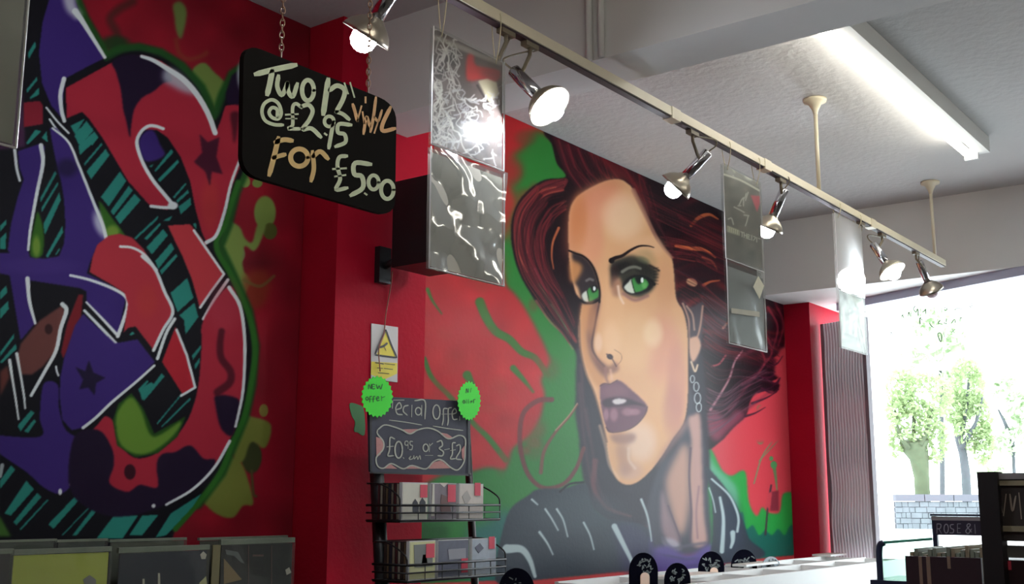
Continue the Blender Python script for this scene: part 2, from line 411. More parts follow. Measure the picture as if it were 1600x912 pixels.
# ================================================================== outdoors
m_road = mat('pale_concrete', (205, 205, 205), .9, var=.06, scale=.3)
struct('ground', MB().box((-60, -150, -.3), (260, 200, -.15)), m_road, 'pale open ground outside the window')
def far(x, y, dist):
    d = (x-800)/F_PX*CR-(y-456)/F_PX*CU+CF
    return EYE+d*dist
FD = 70.0
m_stone = mat('grey_wall_stone', (92, 97, 102), .9, var=.35, scale=1.2, bump=.4)
m_cope = mat('wall_coping', (84, 84, 92), .9, var=.1)
sw = thing('stone_wall', far(1470, 812, FD)*[1, 1, 0]+[0, 0, -.15], 'low grey stone boundary wall with coping across the road', 'wall')
L0, L1 = far(1398, 790, FD), far(1640, 790, FD); L0[2] = L1[2] = 0
dn = (L1-L0)/np.linalg.norm(L1-L0); nn = np.array([-dn[1], dn[0], 0])
if nn@CF < 0: nn = -nn
ZT = far(1470, 783, FD)[2]; ZC = far(1470, 772, FD)[2]
ln = np.linalg.norm(L1-L0); x = 0.0
rows = 5; rh = (ZT+.15)/rows
bmeshes = [None]*6
for r_ in range(rows):
    x = -.3*(r_ % 2)
    while x < ln:
        wd = random.uniform(.25, .75); o_ = random.uniform(-.04, .04)
        a = L0+dn*max(0, x); b = L0+dn*min(ln, x+wd-.03)
        if (b-a)@dn > .1:
            z0 = -.15+r_*rh; MB().prism([a-nn*(.2+o_)+[0,0,z0], b-nn*(.2+o_)+[0,0,z0], b+nn*.2+[0,0,z0], a+nn*.2+[0,0,z0]], (0, 0, rh-random.uniform(.02, .05))).build('stone', m_stone, sw)
        x += wd
x = 0.0
while x < ln:
    a = L0+dn*x; b = L0+dn*min(ln, x+1.75); MB().prism([a-nn*.3+[0,0,ZT], b-nn*.3+[0,0,ZT], b+nn*.3+[0,0,ZT], a+nn*.3+[0,0,ZT]], (0, 0, ZC-ZT)).build('coping_stone', m_cope, sw); x += 1.8
MB().prism([L0-nn*.12+[0,0,-.15], L1-nn*.12+[0,0,-.15], L1+nn*.12+[0,0,-.15], L0+nn*.12+[0,0,-.15]], (0, 0, ZT+.14)).build('mortar_core', m_cope, sw)

m_bark = mat('tree_bark', (78, 88, 66), .95, var=.35, scale=1.5, bump=.5)
m_bark2 = mat('dark_tree_bark', (74, 78, 82), .95, var=.3, scale=1.5, bump=.5)
def leafmat(name, rgb):
    m = mat(name, rgb, .7, var=.35, scale=.8, spec=.2)
    t = m.node_tree; b = t.nodes['Principled BSDF']; tr = t.nodes.new('ShaderNodeBsdfTranslucent'); tr.inputs[0].default_value = (*lin(rgb), 1)
    ms = t.nodes.new('ShaderNodeMixShader'); ms.inputs[0].default_value = .4
    t.links.new(b.outputs[0], ms.inputs[1]); t.links.new(tr.outputs[0], ms.inputs[2]); t.links.new(ms.outputs[0], t.nodes['Material Output'].inputs['Surface'])
    return m
lm = [leafmat('yellow_green_leaves', (142, 160, 116)), leafmat('soft_green_leaves', (140, 165, 110)), leafmat('pale_leaves', (190, 204, 176))]
def leaves(lumps, dist, n, size, m, parent):
    mb = MB(); tot = sum(l[2]*l[3] for l in lumps)
    for cx, cy, rx, ry in lumps:
        for _ in range(int(n*rx*ry/tot)):
            a = random.uniform(0, 6.283); r = math.sqrt(random.uniform(.05, 1))
            p = far(cx+rx*r*math.cos(a), cy+ry*r*math.sin(a), dist+random.uniform(-1, 1)*rx*.035)
            u = np.array([random.gauss(0, 1) for _ in range(3)]); u /= np.linalg.norm(u); v = np.cross(u, [random.gauss(0, 1) for _ in range(3)]); v /= np.linalg.norm(v)+1e-6
            s = size*random.uniform(.5, 1.3)
            mb.add([p-u*s, p+v*s*.45, p+u*s, p-v*s*.45], [(0, 1, 2, 3)])
    o = mb.build('foliage', m, parent); o['kind'] = 'stuff'; return o
def tree(label, trunk, width, branches, lumps, n, bark, leaf, dist=FD+3, size=.22):
    P = [far(x, y, dist) for x, y in trunk]; P[0][2] = -.15
    t = thing('tree', P[0], label, 'tree', 'trees across the road')
    MB().tube([Vector(p) for p in P], np.array(width)*dist/F_PX/2, 10).build('trunk', bark, t, True)
    for b in branches: MB().tube([far(x, y, dist+random.uniform(-1, 1)) for x, y in b], 8*dist/F_PX/2, 7, 3*dist/F_PX/2).build('branch', bark, t, True)
    leaves(lumps, dist, n, size, leaf, t)
    return t
tree('thick pollarded tree with broad head behind the stone wall', [(1441, 775), (1440, 745), (1436, 715), (1430, 700), (1428, 688)], [24, 24, 30, 40, 46],
     [[(1420, 700), (1405, 680), (1398, 640)], [(1438, 695), (1450, 670), (1460, 630)], [(1428, 690), (1428, 640), (1425, 590)]],
     [(1425, 655, 40, 34), (1400, 690, 12, 24), (1445, 620, 45, 38), (1408, 605, 24, 30), (1462, 690, 20, 34), (1400, 640, 16, 20)], 2300, m_bark, lm[0])
tree('slim dark-trunked tree with drooping yellow green leaves behind the wall', [(1510, 775), (1509, 740), (1505, 710), (1500, 690), (1497, 680)], [15, 14, 13, 14, 12],
     [[(1500, 690), (1510, 640), (1515, 580)], [(1502, 700), (1525, 660), (1535, 620)]],
     [(1520, 660, 30, 45), (1510, 600, 28, 40), (1535, 690, 18, 35), (1495, 640, 20, 30)], 2300, m_bark2, lm[0], FD+9)
tree('pale tree crown high behind the window writing', [(1470, 775), (1472, 700), (1470, 600), (1468, 540)], [8, 8, 6, 4],
     [[(1470, 640), (1480, 590), (1500, 560)]], [(1465, 515, 45, 38), (1490, 560, 50, 50), (1440, 495, 28, 25), (1505, 610, 35, 50), (1420, 570, 25, 30)], 1300, m_bark2, lm[2], FD+22, .5)
tree('sparse pale tree at the right edge beyond the wall', [(1585, 775), (1583, 700), (1580, 640)], [6, 5, 4],
     [[(1582, 690), (1570, 660), (1560, 640)]], [(1580, 690, 35, 22), (1570, 605, 25, 22), (1600, 640, 30, 30), (1545, 730, 25, 15)], 900, m_bark2, lm[2], FD+18, .45)
# parked white car between the trunks
def car(x0, x1, yb, yt, dist, label):
    a, b = far(x0, yb, dist), far(x1, yb, dist); a[2] = b[2] = -.15; d = (b-a); Lc = np.linalg.norm(d); d /= Lc; n_ = np.array([-d[1], d[0], 0]); H = 1.5
    t = thing('car', (a+b)/2, label, 'car')
    prof = [(0,.35),(0,.8),(.06,.9),(.25,.95),(.37,1.42),(.45,1.5),(.72,1.48),(.85,.98),(.97,.85),(1,.7),(1,.35)]
    cw = mat('white_car_paint', (240, 240, 240), .3)
    MB().prism([a+d*Lc*u+n_*-.8+[0,0,v] for u, v in prof], n_*1.6).build('body', cw, t)
    dk = mat('car_window', (120, 130, 140), .2)
    MB().prism([a+d*Lc*u+n_*-.83+[0,0,v] for u, v in [(.30,1.0),(.39,1.38),(.70,1.38),(.81,1.0)]], n_*1.66).build('side_windows', dk, t)
    for u in (.2, .8):
        c = a+d*Lc*u+[0, 0, .32]
        MB().lathe(c-n_*.84, n_, [(0, 0.01), (0, .32), (1.68, .32), (1.68, .01)], 16).build('wheel', m_black, t, True)
car(1455, 1545, 772, 735, FD+12, 'white parked car behind the stone wall, between tree trunks')

# ================================================================== lettering mural (left)
G = Canvas(-70, -150, 490, 912, (124, 14, 30), 1.0)
def q4(ox, oy, s):
    return lambda pts: [(ox+x/s, oy+y/s) for x, y in pts]
c1 = q4(0, 0, 4); c2 = q4(0, 200, 4); c3 = q4(0, 400, 4); c4 = q4(0, 600, 2.924); c6 = q4(350, 200, 3.2)
BLK = (9, 8, 16); PUR = (52, 32, 104); PINK = (158, 34, 52); TEAL = (38, 124, 112); OLV = (112, 134, 64); WHT = (208, 216, 216); DGR = (24, 74, 24); DPUR = (24, 9, 36)
G.mottle(.10, 40)
for i in range(14): G.blob(random.uniform(150, 470), random.uniform(-100, 800), random.uniform(20, 60), random.uniform(30, 90), (112, 12, 28), 1.2, .35)
# drips
G.fill(c1([(1080,30),(1130,10),(1165,60),(1160,150),(1130,245),(1100,190),(1090,110)]), (98,116,58), 2)
G.stroke(c1([(1100,250),(1120,330),(1180,370),(1260,350),(1290,330)]), 7, (118,60,30), 4, .6)
G.fill(c1([(1270,390),(1340,450),(1415,530),(1390,610),(1350,680),(1290,590),(1200,455)]), (100,120,56), 1.5)
G.stroke(c1([(830,10),(740,60),(690,120),(730,210),(720,290)]), 12, (64,30,24), 6, .8)
G.blob(180, 68, 22, 12, (24,56,22), .9, .9)
for cx, cy, rx, ry, cl in ((383,284,8,9,OLV),(402,286,8,7,OLV),(414,332,17,26,OLV),(422,361,11,13,(78,84,34)),(369,397,14,15,(112,116,76)),(412,641,7,10,(118,110,50)),(393,713,16,26,(48,54,26)),(440,300,0.1,0.1,OLV)):
    G.blob(cx, cy, rx, ry, cl, .25)
G.fill([(345,350),(372,352),(383,372),(394,378),(402,352),(415,345),(412,365),(398,392),(382,385),(380,420),(392,440),(380,470),(388,500),(398,560),(360,440)], OLV, 1.5)
G.fill(c6([(100,740),(200,710),(230,760),(200,880),(120,900)]), (120,46,24), 5, True, .8)
G.stroke(c6([(100,760),(180,790),(250,740)]), 5, (96,88,40), 2, .7)
G.fill([(372,655),(400,652),(424,665),(414,700),(393,690),(380,720),(365,720)], (104,112,46), 1.5)
G.fill([(320,775),(349,713),(372,720),(383,735),(396,785),(380,790),(365,808),(345,806),(325,792)], (104,112,46), 1.5)
G.stroke([(393,735),(396,770),(400,775)], 4, (70,66,30), 2)
# body outline
OUT = [(45,-150),(70,-150),(105,-30),(130,30),(165,90),(190,80),(217,77),(250,85),(282,105),(312,138),(336,190),(350,150),(365,118),(385,104),(420,100),(420,150),(385,255),(366,300),(354,350),(340,385),(362,432),(386,487),(396,540),(391,600),(380,650),(364,689),(344,737),(308,785),(274,825),(250,912),(-70,912),(-70,-150)]
G.stroke(OUT[2:28], 20, DGR, 4, .95, smooth=False)
G.fill(OUT, BLK, 1.2, False)
G.stroke([(166,92),(190,80),(217,76),(250,84),(282,104),(312,136),(334,182),(350,150),(365,118)], 8, (26,70,28), 3, .8)
G.stroke([(372,285),(362,315),(352,350),(338,385),(362,432),(388,490),(398,545),(392,600),(381,652),(364,690),(344,738),(308,787),(274,826)], 9, (38,96,28), 2.5)
# upper left extras
G.fill([(-70,-150),(20,-150),(40,230),(-70,240)], (60,30,60), 2, False)
# stripes
ST = [(c1,p) for p in ([(175,330),(220,255),(225,290),(180,370)],[(165,560),(230,480),(235,500),(170,580)],[(185,610),(245,545),(245,590),(190,620)],[(165,890),(220,810),(260,820),(180,900)],
  [(440,785),(530,742),(470,840)],[(465,850),(540,755),(585,815),(500,912)],[(560,880),(600,840),(612,860),(575,912)])]
ST += [(c2,p) for p in ([(165,95),(240,20),(255,20),(170,105)],[(260,60),(290,20),(300,90)],[(470,30),(500,0),(580,0),(490,100)],[(490,110),(590,20),(615,60),(500,170)],[(525,220),(635,90),(640,104),(530,235)],[(540,270),(660,130),(685,170),(570,320)],
  [(630,430),(750,270),(790,330),(680,490)],[(690,520),(805,360),(830,390),(710,545)],[(720,555),(840,410),(880,450),(750,600)],[(835,690),(990,545),(985,570),(850,695)],[(900,690),(1000,590),(1005,605),(920,700)],
  [(915,745),(1020,630),(1050,670),(950,790)],[(970,830),(1070,715),(1090,755),(990,880)],[(1000,890),(1100,785),(1110,800),(1010,912)],
  [(930,240),(960,225),(950,245)],[(965,265),(1070,130),(1085,150),(972,275)],[(985,320),(1110,195),(1120,215),(1000,340)],[(1080,430),(1160,340),(1165,352),(1090,440)],[(1100,452),(1175,385),(1180,405),(1110,467)],[(1115,490),(1190,435),(1195,480),(1130,540)],[(1015,580),(1080,545),(1060,580)],[(1205,600),(1225,590),(1230,640)],
  [(250,440),(345,265),(355,285),(255,465)],[(258,500),(360,335),(365,352),(262,525)],[(270,600),(370,400),(380,450),(280,670)],[(285,800),(390,610),(395,650),(300,810)],[(345,790),(372,745),(375,760),(352,795)],[(0,610),(40,570),(40,600),(0,650)],[(0,690),(40,650),(35,755),(0,755)])]
ST += [(c3,p) for p in ([(985,70),(1000,0),(1050,0),(985,70)],[(1000,90),(1090,0),(1110,0),(1010,115)],[(1065,230),(1170,135),(1210,260),(1110,350)],[(1120,370),(1215,290),(1240,380),(1160,490),(1150,400)],[(1200,620),(1255,555),(1255,580),(1205,650)],[(1215,680),(1250,630),(1250,660),(1220,710)],
  [(0,225),(40,180),(45,230),(0,275)],[(0,330),(50,280),(55,330),(0,395)],[(0,600),(90,480),(90,510),(0,630)],[(0,660),(100,545),(105,580),(10,670)],[(865,830),(920,775),(930,785),(870,850)],[(895,890),(1010,730),(1030,750),(900,905)],[(810,490),(830,470),(845,485),(820,495)])]
ST += [(c4,p) for p in ([(635,25),(690,-10),(705,0),(650,75)],[(715,178),(830,40),(834,46),(720,184)],[(735,192),(868,60),(872,70),(740,198)],[(20,590),(120,440),(155,480),(50,600)],[(60,630),(170,495),(190,515),(75,645)],[(90,660),(216,525),(222,530),(95,668)],[(220,640),(340,515),(360,530),(245,660)],[(280,690),(405,560),(412,562),(288,690)],
  [(330,690),(430,560),(445,575),(350,690)],[(440,705),(520,600),(630,600),(560,705)],[(590,690),(650,600),(725,595),(650,690)],[(710,700),(780,590),(920,500),(880,560),(760,690)],[(0,440),(50,370),(70,390),(0,480)],[(80,190),(140,120),(158,130),(95,215)],[(110,215),(155,160),(165,170),(130,222)])]
for f, p in ST: G.fill(f(p), TEAL, .6, False)
# purple top spike
G.fill(c1([(265,140),(300,20),(330,-80),(380,-200),(430,-160),(470,0),(505,110),(560,205),(655,362),(560,410),(410,490),(395,600),(388,740),(320,660),(262,520),(243,330)]), PUR, .8, False)
G.stroke(c1([(420,-120),(440,30),(480,90)]), 22, WHT, 7, .75, 14); G.stroke(c1([(470,70),(510,125),(560,205),(655,358)]), 10, WHT, 1, 1, 5)
G.stroke(c1([(400,492),(378,590),(385,690),(402,755)]), 7, WHT, .8, 1, 6)
G.stroke(c1([(290,672),(360,760),(430,832)]), 3, WHT, .6); G.stroke(c1([(310,745),(360,815),(440,905)]), 3, WHT, .6)
G.fill(c1([(150,640),(250,630),(270,660),(270,775),(150,795)]), (126,26,42), .8, False)
# pink arch
G.fill([(103,137),(172,99),(200,88),(225,86),(252,95),(280,115),(305,142),(325,175),(337,207),(345,188),(352,165),(380,160),(380,250),(362,292),(350,340),(337,372),(323,380),(315,362),(305,325),(297,283),(282,245),(262,215),(245,203),(225,203),(214,212),(212,228),(220,253),(240,285),(268,322),(262,328),(235,322),(200,283),(160,215),(137,183),(128,175),(104,185)], PINK, .8, False)
G.blob(328, 320, 14, 40, (180,60,48), 1, .4)
G.fill(c1([(700,385),(780,345),(880,345),(960,372),(1040,435),(1075,500),(1020,520),(960,570),(890,610),(840,680),(820,780),(812,858),(790,760),(770,680),(755,560),(725,450)]), DPUR, 1.2)
G.fill(c1([(1030,430),(1100,440),(1200,540),(1230,590),(1150,575),(1080,540),(1020,500)]), (170,180,190), 4, True, .85)
G.stroke(c1([(885,352),(960,378),(1060,438),(1150,500),(1230,590),(1300,710),(1345,830)]), 5, WHT, .8, 1, 8, 9)
G.fill(c1([(1410,590),(1450,470),(1530,410),(1560,660),(1420,650)]), DPUR, 1.5, False); G.blob(376, 118, 6, 20, (150,165,165), .9, .8)
G.fill(c1([(1440,710),(1490,700),(1490,760),(1465,900),(1450,800)]), (70,10,26), 2)
G.fill([(312,210),(325,222),(343,214),(338,245),(348,272),(331,268),(328,292),(321,268),(303,253),(316,238)], (64,14,36), 1.2, False)
G.fill([(225,207),(240,204),(250,225),(257,243),(228,252),(217,225)], PUR, 1.5)
G.stroke([(255,201),(243,197),(232,197),(221,205),(214,220),(217,238),(226,260),(240,283),(258,305),(272,322)], 5, WHT, .8, 1, 6)
G.blob(270, 321, 8, 6, WHT, .5); G.stroke([(272,324),(255,324),(236,322)], 5, WHT, .8)
G.stroke([(376,246),(361,287),(351,330),(338,367),(322,379)], 4, WHT, .7, 1, 6)
# purple left letters
G.fill([(78,200),(88,200),(107,222),(120,255),(140,297),(155,330),(165,360),(175,378),(150,390),(140,412),(136,427),(175,447),(197,465),(193,482),(184,525),(135,472),(135,455),(125,450),(47,438),(45,475),(55,505),(32,532),(15,430),(-10,425),(-10,395),(15,395),(12,390),(17,350),(27,310),(37,280),(30,262),(28,236),(61,225),(70,228),(67,262),(60,300),(50,340),(43,385),(47,402),(70,404),(92,400),(100,380),(102,350),(100,312),(95,282),(87,250),(80,215)], PUR, .9, False)
G.blob(105, 262, 16, 14, (28,18,56), 1, .8); G.blob(160, 350, 12, 22, (196,202,216), 1, .8, -.4); G.blob(60, 415, 60, 12, (70,48,120), 1, .4)
for gp in (c2([(235,520),(265,600),(275,700),(262,798),(195,800),(190,720),(215,600)]), c2([(618,455),(700,560),(790,692),(690,710),(650,600)])):
    G.fill(gp, (44,92,22), 1.2); 
G.blob(57, 385, 6, 16, (120,150,56), .9, .8); G.blob(176, 362, 10, 10, (120,150,56), .9, .8)
for p, w_, w2 in (([(64,227),(67,255),(58,300),(48,355),(44,390)],7,4),([(23,234),(26,262),(31,282)],5,4),([(82,200),(107,222),(123,258),(147,318),(160,350),(166,372)],3,6),
   ([(110,430),(140,437),(175,450),(196,463),(199,478),(193,500),(184,525)],4,6),([(184,524),(160,498),(135,472)],5,3),([(181,537),(158,512),(132,485)],6,4),([(43,435),(46,470),(55,505)],7,4)):
    G.stroke(p, w_, WHT, .7, 1, w2)
G.fill(c3([(130,545),(250,400),(390,305),(405,350),(350,590),(270,690),(200,740),(130,740),(100,640)]), (98,56,52), 1.5, False)
G.blob(76, 514, 6, 8, (48,24,26), .5); G.fill(c3([(490,240),(520,240),(505,400),(440,560),(395,640),(380,600),(420,420)]), (110,22,30), 1, False)
G.fill(c3([(0,720),(50,680),(60,760),(0,880)]), (92,48,42), 2, False)
G.stroke(c3([(390,300),(415,340),(380,450),(350,590),(280,720),(195,870)]), 7, WHT, .7, 1, 5)
G.stroke(c3([(60,650),(80,780),(105,940)]), 5, WHT, .6, 1, 3); G.stroke(c3([(105,610),(130,750),(155,900)]), 5, WHT, .6, 1, 3); G.stroke(c3([(350,690),(355,720),(365,745)]), 3, WHT)
# lower purple
G.fill([(130,490),(180,536),(215,530),(242,565),(212,597),(175,628),(130,668),(112,672),(97,655),(93,620),(94,590),(100,560),(117,508)], PUR, .9, False)
G.fill([(139,563),(146,582),(165,590),(150,598),(148,618),(138,605),(124,608),(130,593),(118,573),(133,580)], (22,12,42), 1, False)
G.stroke([(241,571),(212,597),(175,628),(150,652),(130,668)], 4, WHT, .7, 1, 5)
G.fill([(62,651),(68,600),(90,600),(92,634),(101,668),(120,682),(140,682),(137,713),(120,747),(96,771),(68,761),(41,737),(0,709),(-20,690),(-20,679),(62,682)], PUR, .9)
G.stroke([(138,686),(133,716),(110,757)], 5, WHT, .7, 1, 4); G.blob(94, 768, 3, 5, WHT, .5)
G.stroke(c4([(60,0),(75,90),(85,160)]), 3, WHT); G.stroke(c4([(100,0),(110,60),(115,110)]), 3, WHT); G.stroke(c4([(0,420),(10,370)]), 6, (150,160,160), 1)
# pink middle
G.fill([(140,425),(145,400),(152,382),(170,368),(187,365),(207,371),(225,390),(242,420),(258,455),(270,487),(252,520),(240,547),(212,510),(200,512),(193,520),(200,475),(195,458),(175,445)], (164,44,56), .8, False)
G.blob(230, 470, 16, 24, (174,56,46), 1, .4)
for p, w_ in (([(188,385),(207,387),(226,398),(245,422)],4),([(222,400),(242,420),(257,455),(270,487),(255,515),(240,547)],5),([(273,498),(260,520),(246,560)],5)): G.stroke(p, w_, WHT, .7)
G.fill([(262,352),(297,350),(315,372),(347,423),(350,430),(312,480),(300,437),(285,400),(275,380)], (176,52,60), .8, False)
G.stroke([(303,360),(325,392),(350,428),(330,455),(313,480)], 4, WHT, .7, smooth=False); G.stroke([(356,437),(335,468),(318,498)], 5, WHT, .7)
G.fill([(357,447),(375,478),(383,525),(383,575),(378,615),(370,660),(357,690),(318,752),(256,787),(200,792),(150,775),(125,760),(140,735),(150,700),(140,680),(155,660),(165,650),(178,660),(185,690),(205,712),(225,715),(248,705),(278,678),(298,645),(310,600),(315,540),(318,500)], PINK, .9)
G.blob(350, 480, 24, 40, (176,60,76), 1, .4)
G.fill(c4([(340,240),(450,210),(510,290),(520,370),(500,450),(580,492),(640,460),(720,470),(715,370),(740,320),(800,310),(870,280),(930,340),(985,350),(930,450),(760,550),(600,600),(450,590),(320,480)]), DPUR, 1.2)
G.blob(203, 737, 9, 12, (52,8,24), .3)
G.fill(c4([(990,50),(1090,70),(1085,150),(1060,235),(1010,200),(985,100)]), DPUR, 1.5); G.stroke(c3([(1385,470),(1375,560),(1385,640),(1440,720),(1435,790),(1360,850)]), 10, (70,10,26), 3, .9, 12)
for p, w_ in (([(358,449),(375,478),(382,525),(382,575),(379,615),(373,645),(368,666)],6),([(359,689),(335,730),(301,764),(260,788)],5)): G.stroke(p, w_, WHT, .7, 1, 4)
G.blob(240, 790, 3, 3, WHT, .5)
G.fill([(274,510),(283,530),(305,605),(286,617),(253,565)], (164,30,44), .8, False); G.stroke([(276,515),(292,555),(305,605),(283,618)], 4, WHT, .7, smooth=False)
G.fill(c4([(600,40),(655,110),(705,225),(850,145),(810,240),(720,315),(620,335),(535,280),(515,165),(540,90)]), (30,70,16), 1, False)
G.fill(c4([(600,60),(645,120),(700,240),(825,170),(790,235),(700,305),(620,318),(548,270),(530,165),(550,105)]), (94,132,44), 1.6)
G.fill([(-20,805),(0,806),(18,838),(-20,838)], (56,96,36), 2, False)

GX = np.array([at(p, 420, 'Y', WALL_Y)[0] for p in np.arange(-66, 479, 1.35)]); GX = np.append(GX[GX < 2.764], 2.766)
GZ = np.linspace(1.12, CEIL-.001, 800)
m_graf = paintmat('spray_paint', .7, .15)
tag(painted('graffiti_mural', GX, GZ, WALL_Y-.0045, G, m_graf, 1.1), 'purple, red and teal graffiti lettering mural on the left wall', 'mural')

# ================================================================== face mural
A = Canvas(640, 150, 1262, 925, (182, 42, 46), 1.25)
d1 = q4(780, 180, 3.33); d2 = q4(780, 380, 3.33); d3 = q4(780, 600, 3.33); d4 = q4(900, 370, 6.08); d5 = q4(900, 560, 4.56); d7 = q4(500, 470, 3.65); d8 = q4(750, 760, 2.909)
A.mottle(.05, 30)
GRN = (46, 124, 52); GR2 = (70, 110, 60)
# greens
A.fill([(834,205),(860,212),(900,240),(900,300),(830,300),(812,330),(806,400),(814,450),(800,440),(788,400),(790,352),(806,320),(798,290),(812,268),(800,246),(820,228)], GRN, 6)
A.blob(822, 215, 16, 12, (110,80,50), 1, .6); A.blob(800, 270, 14, 22, (120,70,50), 1, .5); A.blob(790, 330, 10, 30, (130,70,50), 1, .4)
A.fill([(786,380),(790,440),(802,456),(819,479),(838,514),(853,545),(857,566),(846,592),(851,615),(849,632),(843,654),(825,681),(800,702),(790,732),(787,733),(760,730),(734,737),(690,742),(652,770),(660,805),(617,815),(617,836),(650,870),(657,925),(900,925),(960,700),(930,480),(880,480),(830,420),(810,380)], GRN, 3)
A.fill([(740,900),(730,830),(760,815),(800,800),(830,925),(700,925)], (40,104,96), 8)
A.fill([(617,818),(660,815),(700,822),(690,850),(640,850)], (34,92,40), 6)
for p, wa, wb in (([(750,472),(760,496),(774,517),(796,530),(815,549),(837,560),(855,585)],15,9),([(663,560),(675,590),(703,619),(738,659),(763,684),(790,718)],7,9),([(802,575),(818,593),(833,612)],10,4),([(668,452),(676,470),(690,490)],6,2),([(730,586),(738,600)],14,8)):
    A.stroke(p, wa, (58,116,44), 2, .95, wb)
A.blob(760, 420, 30, 40, (166,52,46), 1, .3)
for i in range(60):
    x, y = random.uniform(665, 860), random.uniform(210, 730); A.blob(x, y, random.uniform(6, 20), random.uniform(6, 20), (160,62,46) if random.random() < .6 else (190,36,44), 1.2, .25)
# right side: red paled by painted window haze, greens
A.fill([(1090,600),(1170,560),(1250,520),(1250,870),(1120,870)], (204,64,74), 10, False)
A.fill([(1085,680),(1110,700),(1128,734),(1143,743),(1164,736),(1170,783),(1182,806),(1191,792),(1200,800),(1218,800),(1224,771),(1245,780),(1245,868),(1100,868),(1080,760)], (40,150,66), 1.5)
A.fill([(1140,868),(1150,815),(1160,800),(1166,826),(1176,820),(1186,836),(1196,828),(1206,836),(1216,826),(1226,836),(1236,820),(1250,830),(1250,868)], (22,96,84), 1.2)
A.fill([(1085,680),(1100,695),(1118,728),(1150,760),(1150,800),(1120,760),(1090,735)], (96,166,130), 3)
for x, y, r_ in ((1188,639,6),(1188,687,6),(1209,726,5),(1205,716,3),(1180,660,3)): A.blob(x, y, r_, r_*1.2, (70,140,84), .3)
A.stroke([(1206,690),(1190,715),(1178,755)], 2, (110,130,90)); A.stroke([(1216,688),(1200,705),(1186,720)], 1.5, (110,130,90)); A.stroke([(1209,726),(1212,745),(1214,765)], 6, (70,140,84), 1, .8, 2)
A.fill([(1205,768),(1217,766),(1217,798),(1203,798)], (130,46,58), 1, False); A.stroke([(1205,758),(1200,790),(1196,835)], 3, (70,50,60), .8); A.fill([(1200,770),(1206,768),(1203,796),(1196,790)], (196,66,76), .8, False)
A.fill([(640,925),(640,912),(836,904),(984,892),(1250,866),(1250,925)], (196,64,66), 1, False)
# hair masses
H0 = (30, 14, 22); H1 = (86, 24, 36); H2 = (122, 38, 48); OR = (206, 112, 70)
A.fill([(850,205),(862,225),(870,255),(884,276),(850,281),(822,300),(805,325),(798,360),(803,400),(814,432),(830,460),(845,483),(864,505),(885,530),(901,552),(915,590),(930,600),(1000,560),(1080,640),(1100,700),(1125,690),(1146,668),(1165,650),(1172,628),(1180,615),(1196,610),(1212,612),(1218,600),(1206,596),(1218,588),(1222,565),(1208,560),(1224,545),(1226,500),(1228,450),(1224,400),(1200,330),(1130,280),(1000,220),(880,180)], H0, 1)
# tuft top and right reddish areas
for p in ([(870,215),(885,260),(905,290)],[(885,222),(898,262),(915,285)],[(900,228),(915,262),(935,280)],[(920,234),(935,262),(950,278)],[(940,240),(955,264),(968,280)],[(960,248),(980,270),(995,296)],[(990,258),(1005,285),(1015,320)]):
    A.stroke(p, 12, H1, 5, .75, 5)
    A.stroke([(x+3, y+4) for x, y in p], 2.5, (134,42,52), 1.5, .6, 1)
A.stroke([(930,235),(960,262),(990,285),(1010,315),(1030,350)], 16, (110,26,34), 7, .7, 8)
# left lobe swirls
for k in range(13):
    t = k/12.0
    p = [(884-8*t,282+14*t),(850+6*t,288+18*t),(818+22*t,315+18*t),(805+28*t,355+10*t),(812+28*t,400+4*t),(832+24*t,440+8*t),(862+16*t,480+14*t),(892+8*t,520+14*t)]
    A.stroke(p, 7, (96+int(30*math.sin(k*2.1)), 26, 40) if k % 3 else (150, 62, 56), 2, .55, 4)
A.blob(858, 345, 22, 36, (24,12,18), .9, .85, .3)
A.stroke([(868,292),(835,304),(812,335),(806,370),(812,400),(824,425)], 3.5, (190,96,72), 1.2, .8, 1.5)
A.stroke([(880,297),(850,306),(826,330),(818,365),(824,395)], 3, (176,84,66), 1.2, .7, 1.5)
A.stroke([(873,356),(864,378),(862,400),(865,420)], 4, OR, 1, .85, 1.5)
A.stroke([(836,420),(850,448),(868,470),(880,500)], 4, (150,60,76), 2, .6, 1.5)
A.stroke([(842,445),(858,470),(878,500),(888,520)], 5, (62,128,80), 2, .8, 2)
A.stroke([(838,470),(858,500),(880,522),(895,545)], 4, (170,104,90), 2, .6, 2)
# right waves
for k in range(26):
    y = 330+k*9.0; x0 = 1050+random.uniform(-6, 14); am = random.uniform(-16, 16)
    p = [(x0,y+random.uniform(-6,6)),(x0+45,y-12+am),(x0+95,y+am*.4+8),(x0+150,y+18-am*.6),(x0+176,y+24)]
    cl = [(96,24,34),(64,18,28),(120,34,36),(50,16,26)][k % 4]
    A.stroke(p, random.uniform(6, 13), cl, 3.5, .6, 4)
A.blob(1060, 345, 40, 26, (22,12,20), 1, .85, .6); A.blob(1100, 425, 46, 16, (34,12,24), 1, .8)
A.stroke([(1080,352),(1092,340),(1108,335),(1122,342)], 5, (196,100,58), 1.2, .9, 2, 6)
A.stroke([(1056,384),(1080,388),(1100,390),(1118,402)], 4, (214,108,64), 1, .95, 2, 7)
A.stroke([(1098,402),(1112,408),(1120,420)], 4, (190,96,60), 1, .85, 2)
A.stroke([(1100,445),(1110,440),(1124,438)], 5, (190,96,62), 1.2, .85, 2)
A.stroke([(1052,402),(1085,408),(1115,412)], 2, (150,60,50), 1, .7)
A.stroke([(1130,512),(1136,505),(1142,495)], 4, (190,130,100), 1.2, .8, 2)
A.blob(1081, 441, 9, 6, (196,142,110), .35, 1, .4)
for p in ([(1200,480),(1215,510),(1208,545)],[(1210,470),(1224,505),(1216,540)],[(1205,440),(1222,470),(1226,490)],[(1196,520),(1206,550),(1190,575)],[(1185,540),(1195,565),(1180,590)]): A.stroke(p, 4, (160,50,66), 1.5, .7, 1.5)
